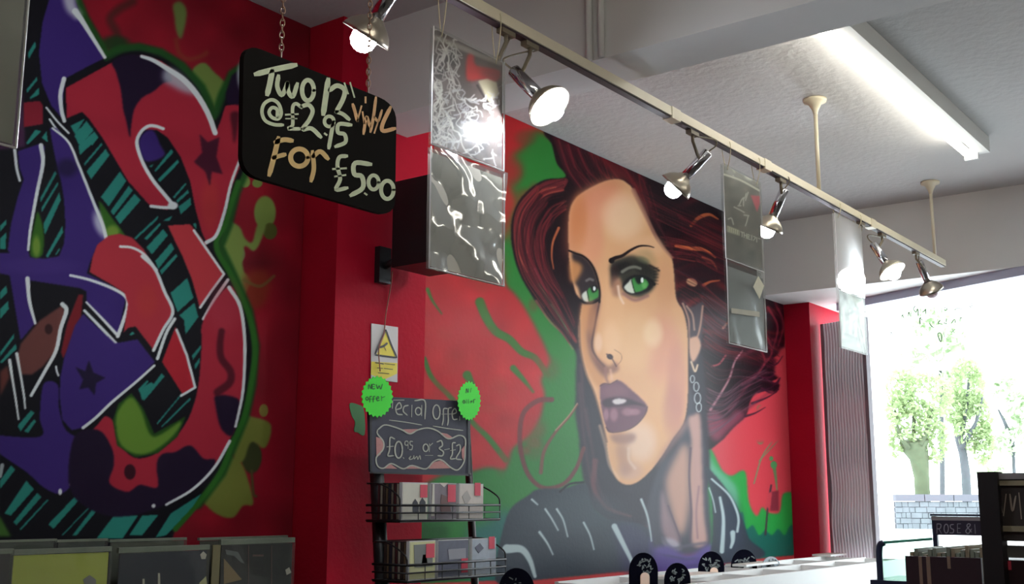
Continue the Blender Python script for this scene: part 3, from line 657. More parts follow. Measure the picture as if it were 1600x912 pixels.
for p in ([(1165,640),(1190,622),(1206,610)],[(1160,600),(1185,585),(1215,580)],[(1150,560),(1180,545),(1210,530)],[(1140,640),(1170,600),(1200,560)]): A.stroke(p, 6, (112,44,62), 3, .6, 3)
A.stroke([(1110,640),(1126,615),(1140,590),(1148,565),(1160,548)], 4, (214,150,160), 1.5, .8, 2)
A.stroke([(1112,572),(1124,568),(1134,555)], 3, (190,80,90), 1.2, .8)
A.fill([(1100,660),(1115,640),(1135,655),(1150,640),(1165,648),(1140,672),(1118,690)], (168,70,96), 4, True, .7)
for p in ([(1206,560),(1216,572),(1222,568)],[(1195,590),(1212,600),(1219,590)],[(1190,606),(1206,614),(1216,608)],[(1180,585),(1200,590),(1220,578)]): A.stroke(p, 3, (70,24,44), 1)
# notches of haze-paled background between the hair ends
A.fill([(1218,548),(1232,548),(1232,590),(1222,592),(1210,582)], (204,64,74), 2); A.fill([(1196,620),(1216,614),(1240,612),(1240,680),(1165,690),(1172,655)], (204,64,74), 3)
for p in ([(1185,612),(1205,605),(1219,590)],[(1175,630),(1196,622),(1214,612)],[(1165,650),(1180,645),(1196,636)],[(1200,572),(1214,568),(1223,556)]): A.stroke(p, 4, (62,24,42), 1, .9, 1)
# fine strands
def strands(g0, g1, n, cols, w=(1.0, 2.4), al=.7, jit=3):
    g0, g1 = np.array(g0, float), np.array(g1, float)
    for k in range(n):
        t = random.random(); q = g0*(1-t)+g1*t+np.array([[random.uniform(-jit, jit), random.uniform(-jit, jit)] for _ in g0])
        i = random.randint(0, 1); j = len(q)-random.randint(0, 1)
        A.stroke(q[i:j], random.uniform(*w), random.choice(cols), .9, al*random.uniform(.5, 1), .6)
HC = [(34,14,22),(70,20,32),(104,30,40),(128,40,46),(20,10,16),(90,26,36)]
strands([(1000,290),(1050,318),(1110,345),(1180,385),(1222,440)], [(1054,410),(1090,415),(1120,430),(1170,450),(1222,500)], 70, HC)
strands([(1056,420),(1095,440),(1130,470),(1180,500),(1220,540)], [(1080,560),(1105,590),(1125,600),(1150,590),(1205,600)], 80, HC+[(86,70,84),(110,80,92)])  # the greys stand for haze lying on this hair
strands([(1085,560),(1105,600),(1130,610),(1160,590),(1200,570)], [(1090,660),(1105,680),(1125,670),(1150,650),(1180,630)], 50, [(60,48,60),(96,62,78),(130,70,88),(44,32,44),(110,84,96)])  # lower hair greyed, window haze put into the strand colours
strands([(862,225),(880,260),(905,286)], [(1010,262),(1015,290),(1030,340)], 60, HC)
strands([(880,280),(840,290),(808,330),(803,380),(818,430),(850,480),(890,535)], [(884,330),(866,345),(856,370),(856,400),(866,430),(884,460),(900,500)], 80, HC+[(140,56,54)])
# lower-left hair, window haze mixed into its bluish grey, and loop
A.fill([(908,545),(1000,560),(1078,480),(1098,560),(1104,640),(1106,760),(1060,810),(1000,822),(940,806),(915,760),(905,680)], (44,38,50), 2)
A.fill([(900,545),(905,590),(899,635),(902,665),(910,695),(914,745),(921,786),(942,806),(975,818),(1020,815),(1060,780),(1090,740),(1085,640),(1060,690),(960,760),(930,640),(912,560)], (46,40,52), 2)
for p in ([(905,600),(910,660),(918,720),(930,780)],[(915,640),(925,700),(935,760),(960,800)],[(908,570),(912,630),(920,680)]): A.stroke(p, 6, (80,56,66), 3, .7, 3)
A.stroke([(930,720),(928,760),(945,790),(965,800),(985,806)], 9, (118,66,72), 3, .7, 3)
A.stroke([(862,624),(840,626),(818,645),(812,680),(816,715),(828,745),(850,762),(880,756),(900,732),(912,700)], 8, (112,54,54), 1.5, .9, 6)
A.stroke([(845,738),(850,705),(868,675),(890,650),(902,632)], 6, (126,72,62), 1.5, .85, 3); A.stroke([(868,672),(888,650),(902,630)], 2, (186,150,120), 1, .7)
# neck
A.fill([(1075,600),(1100,690),(1104,740),(1110,800),(1105,860),(1020,862),(1010,800),(1030,730),(1060,690)], (66,64,76), 3)
A.fill([(1075,655),(1084,648),(1094,650),(1097,720),(1100,800),(1104,848),(1082,850),(1080,800),(1076,745),(1080,690)], (188,146,136), 2.5)
A.fill([(1070,692),(1078,720),(1077,790),(1068,834),(1058,828),(1046,790),(1040,752),(1052,720)], (190,146,128), 5)
A.fill([(1035,765),(1046,800),(1062,845),(1050,852),(1035,830),(1032,790)], (140,114,120), 3)
A.stroke([(1079,700),(1077,745),(1080,800),(1078,845)], 3.5, (84,66,80), 1.5, .8); A.stroke([(1044,790),(1056,822),(1064,845)], 2.5, (90,72,86), 1.2, .8); A.stroke([(1092,760),(1088,800),(1090,840)], 3, (130,96,110), 2, .6)
A.blob(1050, 850, 14, 8, (176,168,180), 1, .8, .5); A.stroke([(1035,840),(1050,856),(1075,852),(1102,848)], 5, (90,84,100), 2.5, .7)
A.fill([(1015,862),(1040,852),(1075,866),(1110,850),(1125,868),(1120,890),(1010,892)], (92,76,140), 3)
# ear, jewellery
A.fill([(1066,470),(1075,480),(1084,478),(1098,472),(1099,500),(1096,530),(1092,555),(1086,580),(1078,575),(1074,540),(1070,505)], (70,58,66), 1.5)
A.stroke([(1067,474),(1076,500),(1077,528),(1088,528),(1094,510),(1098,478)], 3, (186,140,120), 1.2, .9); A.stroke([(1073,478),(1082,492),(1085,515)], 3, (190,150,130), 1, .8)
A.fill([(1077,530),(1090,526),(1095,540),(1090,556),(1082,565),(1077,550)], (214,166,140), 1.2); A.stroke([(1080,565),(1086,580),(1090,570)], 3, (220,190,160), 1)
for cx, cy, r_ in ((1082,592,4),(1088,604,5),(1090,622,6),(1092,636,5)): A.stroke(ring(cx, cy, r_*.8, r_*1.4), 1.6, (198,206,206), .7, .9)
# jacket
A.fill([(775,880),(787,822),(800,792),(825,774),(841,764),(882,762),(915,755),(925,790),(950,810),(1000,818),(1015,830),(1020,860),(1050,868),(1080,872),(1110,860),(1112,780),(1101,729),(1119,744),(1140,771),(1155,798),(1170,840),(1186,872),(1000,890),(836,906),(780,912)], (50,58,68), 1.2)
A.fill([(1015,838),(1022,858),(1050,868),(1080,872),(1108,862),(1120,876),(1060,888),(1015,888)], (90,72,140), 2.5)
A.fill([(962,818),(1000,822),(1018,850),(1014,890),(975,892),(965,850)], (58,58,84), 6)
A.blob(900, 800, 70, 30, (66,76,84), 1, .6); A.blob(1140, 830, 20, 50, (46,58,80), 1, .5)
WS = (196,214,214)
for p, wa, wb in (([(1002,780),(1011,804),(1016,830),(1018,845)],4,2),([(960,822),(972,846),(984,870),(988,880)],9,5),([(831,780),(840,788)],3,2),([(852,795),(862,810),(872,828)],3,2),([(870,795),(880,812),(887,838)],3,2),([(912,816),(922,836),(928,858)],3,2),([(843,831),(855,848),(864,866)],4,2),
   ([(792,857),(815,858),(828,875),(836,900)],14,5),([(1108,762),(1114,780),(1118,800)],2,2),([(1125,777),(1130,805),(1130,830),(1128,861)],4,7),([(1112,748),(1138,772),(1150,795),(1154,812),(1152,830)],3,4),([(1145,832),(1145,845),(1142,855)],8,4)):
    A.stroke(p, wa, WS, 1.2, .85, wb)
A.stroke([(875,768),(890,756),(912,753)], 3, (26,24,32), 1)
# face
SK = (226, 172, 128)
FACE = [(889,390),(888,366),(890,330),(900,309),(921,294),(948,282),(968,280),(980,286),(990,297),(1005,330),(1026,375),(1048,400),(1053,425),(1054,440),(1057,467),(1068,487),(1074,515),(1075,548),(1075,590),(1074,630),(1068,660),(1050,687),(1035,711),(1017,735),(996,753),(978,757),(963,747),(952,720),(946,684),(937,645),(927,612),(915,584),(907,548),(904,515),(908,485),(909,470),(900,458),(894,434),(889,401)]
A.stroke(FACE+FACE[:1], 4, (40,26,32), 1.5, .7)
A.fill(FACE, SK, .9)
A.fill([(890,330),(900,309),(921,294),(948,282),(968,280),(960,300),(925,330),(905,370),(900,400),(888,395)], (206,124,88), 9, True, .8)
A.blob(945, 320, 34, 30, (232,158,130), 1, .6); A.blob(975, 340, 30, 34, (246,210,174), 1, .75); A.blob(925, 375, 18, 40, (226,150,118), 1, .6); A.blob(905, 345, 12, 40, (206,128,78), 1, .5)
A.stroke([(990,297),(1008,335),(1030,378),(1050,402)], 7, (178,124,104), 2, .8, 4); A.stroke([(1005,300),(1020,335),(1042,375),(1056,402)], 4, (70,26,36), 1.5, .9)
A.blob(1010, 385, 26, 16, (238,190,150), 1, .6)
A.blob(1035, 545, 26, 50, (226,150,130), 1, .55); A.blob(990, 530, 34, 44, (240,194,146), 1, .6); A.blob(1020, 520, 14, 20, (246,214,170), 1, .6); A.blob(1058, 600, 15, 60, (206,138,122), 1, .6); A.blob(1052, 640, 16, 40, (190,130,120), 1, .5)
A.blob(1040, 450, 14, 40, (220,160,120), 1, .5); A.blob(960, 490, 16, 60, (236,186,140), 1, .6)
A.blob(1000, 690, 24, 30, (240,208,186), 1, .7); A.blob(985, 735, 18, 14, (206,166,150), 1, .6)
# left cheek beside nose
A.fill([(909,474),(926,478),(930,510),(924,545),(932,560),(946,575),(944,605),(930,600),(914,570),(906,540),(905,510)], (206,146,98), 3, True, .8)
A.fill([(922,480),(936,470),(931,505),(926,535),(930,556),(945,572),(948,590),(936,580),(922,555),(917,520)], (122,82,74), 3, True, .85)
A.stroke([(937,470),(929,510),(925,540),(932,558),(944,572)], 3, (76,50,54), 1.5, .8)
A.stroke([(905,500),(907,545),(916,584),(928,612),(938,648),(948,690)], 3, (90,66,62), 1.5, .6)
A.blob(935, 535, 6, 14, (244,206,176), 1, .6); A.blob(955, 530, 14, 26, (242,196,152), 1, .6)
A.fill([(930,556),(940,566),(952,572),(962,566),(966,578),(950,584),(938,576)], (130,86,76), 2.5, True, .75)
A.blob(953, 557, 5, 4, (52,32,40), .5, 1, .5); A.stroke([(948,553),(956,560),(963,572)], 2, (80,50,54), 1, .8); A.stroke([(960,546),(970,553),(971,562),(965,570)], 1, (150,104,84), .6, .7)
A.stroke([(946,575),(947,590),(950,598)], 4, (150,104,92), 2, .7); A.stroke([(954,578),(956,592)], 4, (232,182,156), 2, .6)
# right eye (viewer's right)
A.fill(d4([(330,250),(420,200),(540,175),(640,215),(740,290),(780,330),(765,410),(745,470),(700,525),(620,570),(520,560),(455,515),(430,440),(410,390),(370,400),(345,480),(330,400)]), (46,48,44), 2.6, True, .93)
A.blob(*d4([(440,290)])[0], 15, 9, (26,22,24), .9, .8, -.3); A.blob(*d4([(640,300)])[0], 17, 9, (34,34,32), .9, .7, .5); A.blob(*d4([(370,330)])[0], 6, 12, (50,34,36), 1, .7)
A.fill(d4([(520,175),(600,130),(700,120),(740,180),(770,280),(700,240),(600,180)]), (168,146,104), 4, True, .55)
A.blob(*d4([(640,220)])[0], 10, 5, (96,104,80), 1, .6, .4)
A.fill(d4([(340,370),(400,380),(430,470),(420,560),(360,560),(330,470)]), (140,96,84), 3, True, .6); A.stroke(d4([(400,470),(415,560),(450,630)]), 4, (248,220,196), 2, .8, 3)
A.stroke(d4([(450,540),(560,600),(680,560)]), 5, (150,106,104), 2.5, .7)
A.stroke(d4([(332,225),(370,200),(440,178),(520,125),(600,88),(680,85),(740,100)]), 6.5, (30,18,22), .8, 1, 1.2)
A.blob(*d4([(338,225)])[0], 4.5, 4.5, (24,16,20), .4)
A.stroke(d4([(440,330),(500,295),(560,285),(612,300)]), 5, (128,128,116), 1.5, .9, 4)
A.fill(d4([(440,470),(480,400),(560,360),(660,370),(730,420),(740,455),(690,510),(580,545),(490,535)]), (22,20,24), 1)
A.fill(d4([(458,480),(500,425),(530,405),(560,525),(500,525)]), (216,220,206), .8)
A.fill(d4([(530,410),(560,385),(640,390),(685,430),(685,465),(640,505),(562,525),(545,480)]), (70,150,74), .9)
A.blob(*d4([(650,460)])[0], 4, 5, (120,196,110), 1, .7); A.stroke(d4([(528,412),(545,480),(560,525)]), 1.5, (24,40,26), .6)
A.fill(d4([(560,385),(600,375),(650,385),(630,420),(600,450),(575,430)]), (20,24,26), 1.2); A.blob(*d4([(628,410)])[0], 2.2, 4.2, (240,250,244), .4)
A.stroke(d4([(680,395),(720,420),(745,450)]), 4, (18,16,20), 1); A.stroke(d4([(700,270),(760,300),(790,320)]), 3, (30,24,26), 1.2, .7)
for k in range(6): A.stroke(d4([(735,300+k*28),(785,290+k*32)]), 1.5, (26,22,26), .6, .7, .5)
# left eye
A.fill(d4([(-40,150),(0,155),(60,178),(130,240),(180,320),(212,430),(224,520),(220,600),(150,632),(60,632),(40,560),(20,480),(-10,440),(-30,380),(-30,260)]), (44,38,44), 2, True, .95)
A.fill(d4([(-60,230),(0,235),(50,265),(55,320),(20,390),(-20,440),(-60,400)]), (212,146,92), 3, True, .9)
A.stroke(d4([(-66,130),(0,158),(60,178),(120,225),(170,300),(205,400),(226,520),(222,620)]), 3, (30,20,24), .8)
A.stroke(d4([(100,415),(130,400),(160,410)]), 4, (130,126,124), 1.5, .8)
A.fill(d4([(55,555),(90,515),(105,520),(122,607),(80,608)]), (212,216,204), .8); A.fill(d4([(108,515),(150,470),(200,485),(215,530),(205,575),(150,605),(122,605)]), (70,148,74), .8)
A.stroke(d4([(106,518),(115,560),(122,605)]), 1.4, (20,34,24), .6); A.fill(d4([(140,470),(200,465),(195,510),(160,530),(145,505)]), (22,24,26), 1); A.blob(*d4([(174,490)])[0], 1.8, 3.6, (240,246,244), .4)
A.stroke(d4([(40,600),(80,625),(150,630),(215,600)]), 3, (24,20,24), 1)
A.blob(*d4([(130,760)])[0], 10, 26, (214,150,104), 1, .5)
# lips
LIP = d5([(172,195),(200,178),(240,182),(270,168),(295,154),(335,172),(400,228),(470,290),(508,345),(490,400),(430,470),(350,512),(240,524),(212,480),(190,400),(174,300)])
A.fill(LIP, (112,72,88), 1); A.fill(d5([(185,215),(290,175),(380,240),(330,260),(220,280)]), (134,92,104), 4, True, .8)
A.fill(d5([(190,300),(250,278),(350,280),(440,310),(505,342),(420,330),(330,338),(210,345)]), (62,40,54), 1.5)
A.fill(d5([(258,300),(300,284),(358,294),(340,318),(280,326)]), (214,204,204), 1)
for x, y, rx, ry in ((370,380,9,6),(270,400,6,10),(215,400,4,9),(420,380,8,5)): A.blob(*d5([(x, y)])[0], rx, ry, (166,118,132), 1, .8)
A.stroke(d5([(215,490),(250,524),(350,512),(430,470),(490,400),(508,345)]), 2, (70,44,58), 1, .7); A.stroke(d5([(172,195),(200,178),(240,182),(270,168),(295,154)]), 1.6, (80,50,60), .8, .7)
A.fill(d5([(245,545),(330,535),(415,535),(420,580),(360,610),(280,600)]), (150,112,104), 3, True, .75)
A.fill(d5([(290,620),(370,620),(380,720),(400,800),(330,830),(300,720)]), (170,130,114), 4, True, .6); A.stroke(d5([(375,640),(378,720),(420,780)]), 4, (236,206,184), 2.5, .6)
A.stroke(d5([(170,480),(210,620),(240,760),(300,850)]), 5, (236,196,160), 2, .5)
A.fill(d5([(790,430),(800,480),(740,560),(640,690),(560,780),(640,620),(720,520)]), (176,130,122), 4, True, .6)

xe = 1236
MXp = np.arange(648, xe, 1.3)
MX = np.array([at(p, 560, 'Y', WALL_Y)[0] for p in MXp]); MX = np.append(MX[MX < 7.06], 7.062)
MZ = np.linspace(1.09, CEIL-.001, 620)
m_mur = paintmat('mural_paint', .34, .08)
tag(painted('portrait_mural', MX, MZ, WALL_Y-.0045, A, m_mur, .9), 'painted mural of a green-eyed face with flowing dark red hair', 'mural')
# green overspray on the pier
pp = bpy.data.objects.get('trim_1')
m_gp = mat('green_spray', (40, 112, 44), .5)
for pts in (d7([(170,585),(215,590),(250,620),(255,760),(215,750),(195,740),(200,690),(180,650)]),):
    pxpoly(pts, PIER_Y-.0015, .002, True).build('green_overspray', m_gp, pp)

# ================================================================== ceiling track and lamps
TY, TZ = 1.815, 2.796
tr = thing('lighting_track', (3.5, TY, TZ), 'long cream ceiling track rail hanging on thin rods', 'track')
MB().box((.4, TY-.017, TZ+.006), (6.44, TY+.017, TZ+.038)).build('rail', m_cream, tr)
MB().box((.4, TY-.012, TZ), (6.44, TY+.012, TZ+.006)).build('slot', mat('dark_track_slot', (58, 40, 48), .5), tr)
for X in (1.2, 4.65, 6.3):
    MB().tube([(X, TY, TZ+.036), (X, TY, CEIL-.03)], .009, 10).build('rod', m_cream, tr, True)
    MB().lathe((X, TY, CEIL-.001), (0, 0, -1), [(0, .001), (0, .052), (.012, .05), (.02, .03), (.05, .014), (.07, .009)], 20).build('rod_base', m_cream, tr, True)
for X in (2.0, 3.3, 4.05, 5.25): MB().box((X, TY-.019, TZ-.002), (X+.06, TY+.019, TZ+.04)).build('joint_clip', m_cream, tr)

m_tube = emat('tube_glow', (255, 250, 236), TUBE)
def batten(x0, x1, label, y=1.39):
    fl = thing('fluorescent_light', ((x0+x1)/2, y, CEIL-.1), label, 'ceiling light', 'fluorescent battens on the ceiling')
    MB().box((x0, y-.055, CEIL-.08), (x1, y+.005, CEIL-.001)).build('housing', m_white, fl)
    MB().tube([(x0+.04, y+.035, CEIL-.085), (x1-.04, y+.035, CEIL-.085)], .019, 16).build('tube', m_tube, fl, True)
    for X in (x0+.02, x1-.038): MB().box((X, y-.005, CEIL-.11), (X+.018, y+.057, CEIL-.055)).build('end_cap', m_white, fl)
batten(3.42, 5.66, 'bare white fluorescent tube batten on the ceiling beyond the beam')
batten(-.1, 2.14, 'fluorescent tube batten nearer the viewer, before the beam', .55)
batten(3.42, 5.66, 'fluorescent tube batten in the far row beyond the beam', -.95)
batten(-.1, 2.14, 'fluorescent tube batten in the far row before the beam', -.95)

m_bulb = emat('bulb_glow', (236, 242, 255), BULB); m_bulb_off = mat('unlit_bulb', (214, 190, 196), .25)
m_dullch = mat('satin_reflector', (196, 188, 172), .3, metal=.9, var=.05)
def lamp(xa, pv, bv, Yp, near, label, on=True, L=.19, P=None, B=None):
    if P is None:
        P = at(*pv, 'Y', Yp)
        d = at(*bv, 'Y', Yp)-EYE; d /= np.linalg.norm(d); v = P-EYE; tt = v@d; h2 = v@v-tt*tt; q = math.sqrt(max(0, L*L-h2))
        B = EYE+d*(tt-q if near else tt+q)
    a = (B-P); a /= np.linalg.norm(a)
    t = thing('track_spotlight', (xa, TY, TZ), label, 'spotlight', 'chrome spotlights along the ceiling track')
    MB().box((xa-.03, TY-.011, TZ-.014), (xa+.03, TY+.011, TZ)).build('adapter', m_rubber, t)
    J = P+a*.045
    s_ = np.cross(a, (0, 0, 1)); s_ /= np.linalg.norm(s_)
    MB().tube([np.array((xa, TY, TZ-.01)), np.array((xa, TY, TZ-.035)), .5*(J+np.array((xa, TY, TZ-.05)))+s_*.012, J+s_*.016], .006, 8).build('arm', m_rubber, t, True)
    MB().lathe(P, a, [(0, .0005), (0, .016), (.004, .0195), (.136, .0195), (.14, .0005)], 24).build('barrel', m_chrome, t, True)
    MB().lathe(P, a, [(.12, .021), (.128, .028), (.138, .042), (.15, .054), (.166, .063), (.176, .066), (.175, .063), (.163, .058), (.148, .049), (.14, .038), (.132, .022)], 32).build('shade', m_dullch, t, True)
    MB().lathe(P, a, [(.13, .012), (.145, .016), (.162, .028), (.18, .0335), (.198, .031), (.21, .022), (.216, .010), (.217, .0005)], 24).build('bulb', m_bulb if on else m_bulb_off, t, True)
    e = P-a*.004
    MB().tube([tuple(x) for x in spline([e, e-a*.03+s_*.012, e-a*.028-np.array((0, 0, -.02)), (xa+.02, TY, TZ-.012)], False, 6)], .003, 6).build('flex', m_rubber, t, True)
    return t
lamp(at(640, -25, 'Y', TY)[0], (627, -38), (549, 94), TY, True, 'lit chrome spotlight above the hanging chalkboard')
Bq = at(749, 204, 'Y', TY+.045); lamp(Bq[0]+.06, 0, 0, 0, 0, 'spotlight hidden behind the collage record sleeve, glowing through it', P=Bq+(Bq-EYE)/np.linalg.norm(Bq-EYE)*.18+np.array([0, 0, .05]), B=Bq)
lamp(at(828, 75, 'Y', TY)[0], (802, 110), (864, 172), TY, True, 'lit spotlight with wide open shade beside the collage record sleeve')
lamp(at(1082, 208, 'Y', TY)[0], (1107, 237), (1048, 300), TY, True, 'lit chrome spotlight in front of the painted forehead')
lamp(at(1220, 284, 'Y', TY)[0], (1226, 295), (1197, 362), TY, True, 'lit spotlight beside the dark record sleeve with red sticker')
Bq = at(1330, 440, 'Y', TY+.05); lamp(Bq[0]+.03, 0, 0, 0, 0, 'spotlight shining through the clear sleeve nearest the window', P=Bq+(Bq-EYE)/np.linalg.norm(Bq-EYE)*.18+np.array([0, 0, .05]), B=Bq)
lamp(at(1378, 366, 'Y', TY)[0], (1364, 381), (1397, 428), TY, True, 'lit spotlight second from the window end of the track')
lamp(at(1431, 396, 'Y', TY)[0], (1436, 408), (1457, 458), TY, False, 'unlit spotlight turned to the window at the track end', on=False)

# ================================================================== hanging record sleeves
m_film = filmmat('clear_sleeve_film', .08, .08, 0, .12); m_film_t = filmmat('frosted_sleeve_film', .12, .08, .45, .1); m_filmc = filmmat('crinkled_sleeve_film', .12, .4, 0, 1.0)
m_string = mat('cotton_string', (214, 204, 170), .8)
def wobf(seed, amp):
    ph = np.random.default_rng(seed).uniform(0, 6.28, 12); fr = np.random.default_rng(seed+1).uniform(14, 60, 12)
    def f(x, z):
        o = 0
        for i in range(6): o = o+np.sin(x*fr[i]+z*fr[i+6]*.6+ph[i])*(30/(fr[i]+20))
        return amp*o/3
    return f
def film(X0, X1, Z0, Z1, Y, m, parent, seed, amp=.0025, name='plastic_film'):
    n = 48; xs = np.linspace(X0, X1, n); zs = np.linspace(Z0, Z1, n); XX, ZZ = np.meshgrid(xs, zs)
    YY = Y+wobf(seed, amp)(XX, ZZ)
    mb = MB(); mb.add(np.stack([XX.ravel(), YY.ravel(), ZZ.ravel()], 1), [(j*n+i, j*n+i+1, (j+1)*n+i+1, (j+1)*n+i) for j in range(n-1) for i in range(n-1)])
    return mb.build(name, m, parent, True)
def sleeve(X0, X1, Z0, Z1, label, cover=None, cmat=None, fm=m_film, cz=(0, 0), seed=1, strings=True, amp=.0025, card=True, Y=TY):
    t = thing('record_sleeve', ((X0+X1)/2, Y, Z0), label, 'record sleeve', 'record sleeves hung from the track')
    if cover is not None:
        cv, gain, trl = cover
        painted('album_cover', np.linspace(X0+.006, X1-.006, 150), np.linspace(Z0+.006+cz[0], Z1-.004-cz[1], 150), Y, cv, paintmat('printed_cover', .35, .5, trl), gain, .003, t)
    elif card:
        MB().box((X0+.006, Y, Z0+.006+cz[0]), (X1-.006, Y+.003, Z1-.004-cz[1])).build('card_insert', cmat, t)
    film(X0, X1, Z0, Z1, Y-.006, fm, t, seed, amp); film(X0, X1, Z0, Z1, Y+.009, fm, t, seed+5, .001, 'back_film')
    me_ = m_edge
    for (a, b) in (((X0, Z0), (X1, Z0)), ((X0, Z0), (X0, Z1)), ((X1, Z0), (X1, Z1))):
        MB().tube([(a[0], Y-.002, a[1]), (b[0], Y-.002, b[1])], .0022, 6).build('welded_edge', me_, t)
    if strings:
        for X in (X0+.03, X1-.04):
            MB().tube(spline([(X, Y-.004, Z1-.02), (X-.004, Y-.02, (Z1+TZ)/2), (X, Y-.02, TZ+.02), (X+.004, Y, TZ+.041), (X+.012, Y+.02, TZ+.01), (X+.008, Y+.005, Z1-.02)], False, 5), .0016, 5).build('string', m_string, t, True)
    return t
m_edge = mat('clear_plastic_edge', (205, 205, 205), .2)
u1 = q4(660, 20, 4.143)
C1 = Canvas(655, 20, 800, 260, (92, 80, 78), 1.6)
for i in range(50): C1.blob(random.uniform(660, 790), random.uniform(40, 250), random.uniform(5, 18), random.uniform(5, 18), random.choice([(60,56,60),(112,92,92),(72,60,64),(120,110,106)]), 1, .6)
C1.fill(u1([(290,280),(330,270),(350,340),(480,370),(500,400),(470,440),(380,430),(320,440),(285,420)]), (176,52,52), 2); C1.fill(u1([(380,370),(490,380),(495,430),(400,420)]), (140,60,60), 4)
C1.fill(u1([(360,440),(420,425),(480,450),(497,530),(430,580)]), (178,166,140), 1, False); C1.stroke(u1([(355,470),(390,530),(425,580)]), 3, (60,50,50))
C1.fill(u1([(120,120),(165,130),(170,200),(120,240)]), (78,56,54), 2)
for k in range(90):
    x, y = random.uniform(664, 712), random.uniform(45, 235); p = [(x, y)]
    for _ in range(5): p.append((p[-1][0]+random.uniform(-9, 9), p[-1][1]+random.uniform(-2, 14)))
    C1.stroke(p, random.uniform(1.4, 2.6), random.choice([(205,200,192),(190,182,176),(170,160,156)]), .8, .85)
for k in range(60):
    x, y = random.uniform(690, 785), random.uniform(140, 245); p = [(x, y)]
    for _ in range(5): p.append((p[-1][0]+random.uniform(-10, 10), p[-1][1]+random.uniform(-5, 9)))
    C1.stroke(p, random.uniform(1.4, 2.4), random.choice([(205,200,196),(180,176,178)]), .9, .8)
C1.stroke([(664,55),(690,62),(720,74),(760,90),(782,98)], 8, (170,162,150), 3, .7)
sleeve(2.07, 2.37, 2.385, 2.70, 'record sleeve with white scribble collage cover and red patch, upper one', (C1, 1.4, .25), None, m_film, (0, 0), 3)
sleeve(2.068, 2.372, 2.065, 2.378, 'crinkled clear grey sleeve hanging under the collage record sleeve', None, mat('grey_inner_card', (182, 178, 164), .5), m_filmc, (0, .01), 11, False, .014)
u2 = q4(1120, 240, 4.8)
C2 = Canvas(1115, 235, 1215, 440, (104, 98, 90), 2.0); C2.mottle(.12, 20)
C2.fill(u2([(40,20),(330,100),(330,270),(50,150)]), (160,158,156), 3, False, .8); C2.stroke(u2([(55,155),(180,200),(325,280)]), 3, (214,210,196), .8)
C2.fill(u2([(252,310),(325,318),(325,370),(302,440)]), (206,62,84), .8, False)
for p in ([(170,380),(190,340),(210,330),(220,300)],[(160,390),(180,390)],[(130,400),(170,420),(205,440)],[(85,490),(110,485),(125,530)],[(205,460),(240,465)],[(235,470),(225,510),(215,540)],[(200,330),(200,390)],[(215,350),(235,290)],[(95,60),(110,100),(135,140)],[(165,90),(180,140)]): C2.stroke(u2(p), 2.2, (190,184,172), .8, .9)
C2.fill(u2([(210,125),(270,150),(265,200),(215,180)]), (236,236,228), 1.5)
C2.fill(u2([(78,538),(170,575),(172,615),(78,585)]), (200,196,168), .8, False)
for k in range(6): C2.stroke(u2([(86+k*15,552+k*6),(86+k*15,580+k*6)]), .8, (120,114,96), .5)
for p in ([(180,585),(200,592)],[(190,588),(190,622)],[(205,592),(205,628)],[(222,600),(222,634)],[(205,610),(222,616)],[(232,605),(232,636)],[(232,605),(248,612)],[(232,620),(245,625)],[(232,636),(250,642)],[(262,612),(262,648)],[(275,620),(290,628),(275,650)],[(300,628),(300,662)],[(312,634),(326,640)]): C2.stroke(u2(p), 1.6, (196,192,176), .5, .95)
sleeve(3.71, 4.035, 2.375, 2.735, 'dark record sleeve with red sticker and a pale title band', (C2, 1.1, 0), None, m_film, (0, .0), 21)
s22 = sleeve(3.715, 4.035, 2.062, 2.372, 'clear sleeve with diamond sticker hanging under the red-stickered record', None, mat('dark_translucent_card', (104, 104, 102), .4), m_film, (0, .02), 31, False, .004)
pxpoly([(1185,431),(1194,446),(1187,467),(1177,448)], TY-.011, .001).build('diamond_sticker', mat('cream_sticker', (206, 200, 172), .6), s22)
pxpoly([(1143,481),(1187,487),(1187,495),(1143,489)], TY-.011, .001).build('paper_strip', mat('beige_strip', (176, 170, 150), .6), s22)
sleeve(4.815, 5.14, 2.43, 2.775, 'empty clear sleeve glowing from the lamp behind, nearest the window', None, None, m_film_t, (0, 0), 41, True, .003, False)
C3 = Canvas(1300, 455, 1365, 560, (176, 184, 170), 2.0); C3.mottle(.1, 14)
u3 = q4(1290, 330, 3.963)
for p in ([(110,600),(115,700),(112,780)],[(150,620),(155,760)],[(185,600),(150,720)],[(180,700),(215,720)],[(190,690),(185,780)],[(130,690),(200,650)]): C3.stroke(u3(p), 4, (216,220,206), 1.2, .9)
for p in ([(130,640),(180,620)],[(160,560),(200,600)],[(120,760),(200,790)]): C3.stroke(u3(p), 4, (128,140,128), 2, .7)
sleeve(4.815, 5.135, 2.165, 2.43, 'pale record sleeve hanging in front of the ribbed panel', (C3, 1.1, .2), None, m_film, (0, 0), 51, False)
m_olive = mat('grey_olive_card', (112, 112, 100), .5, var=.15)
_l = at(42, 60, 'Y', TY); _b = at(37, 235, 'Y', TY)
sleeve(_l[0]-.33, _l[0], _b[2]+.322, _b[2]+.64, 'grey sleeve at the left edge of view, upper one of two', None, m_olive, m_film, (0, 0), 61, True, .004)
sleeve(_l[0]-.333, _l[0]-.004, _b[2], _b[2]+.316, 'grey olive sleeve cut by the left edge, lower one of two', None, m_olive, m_film, (0, 0), 71, False, .004)

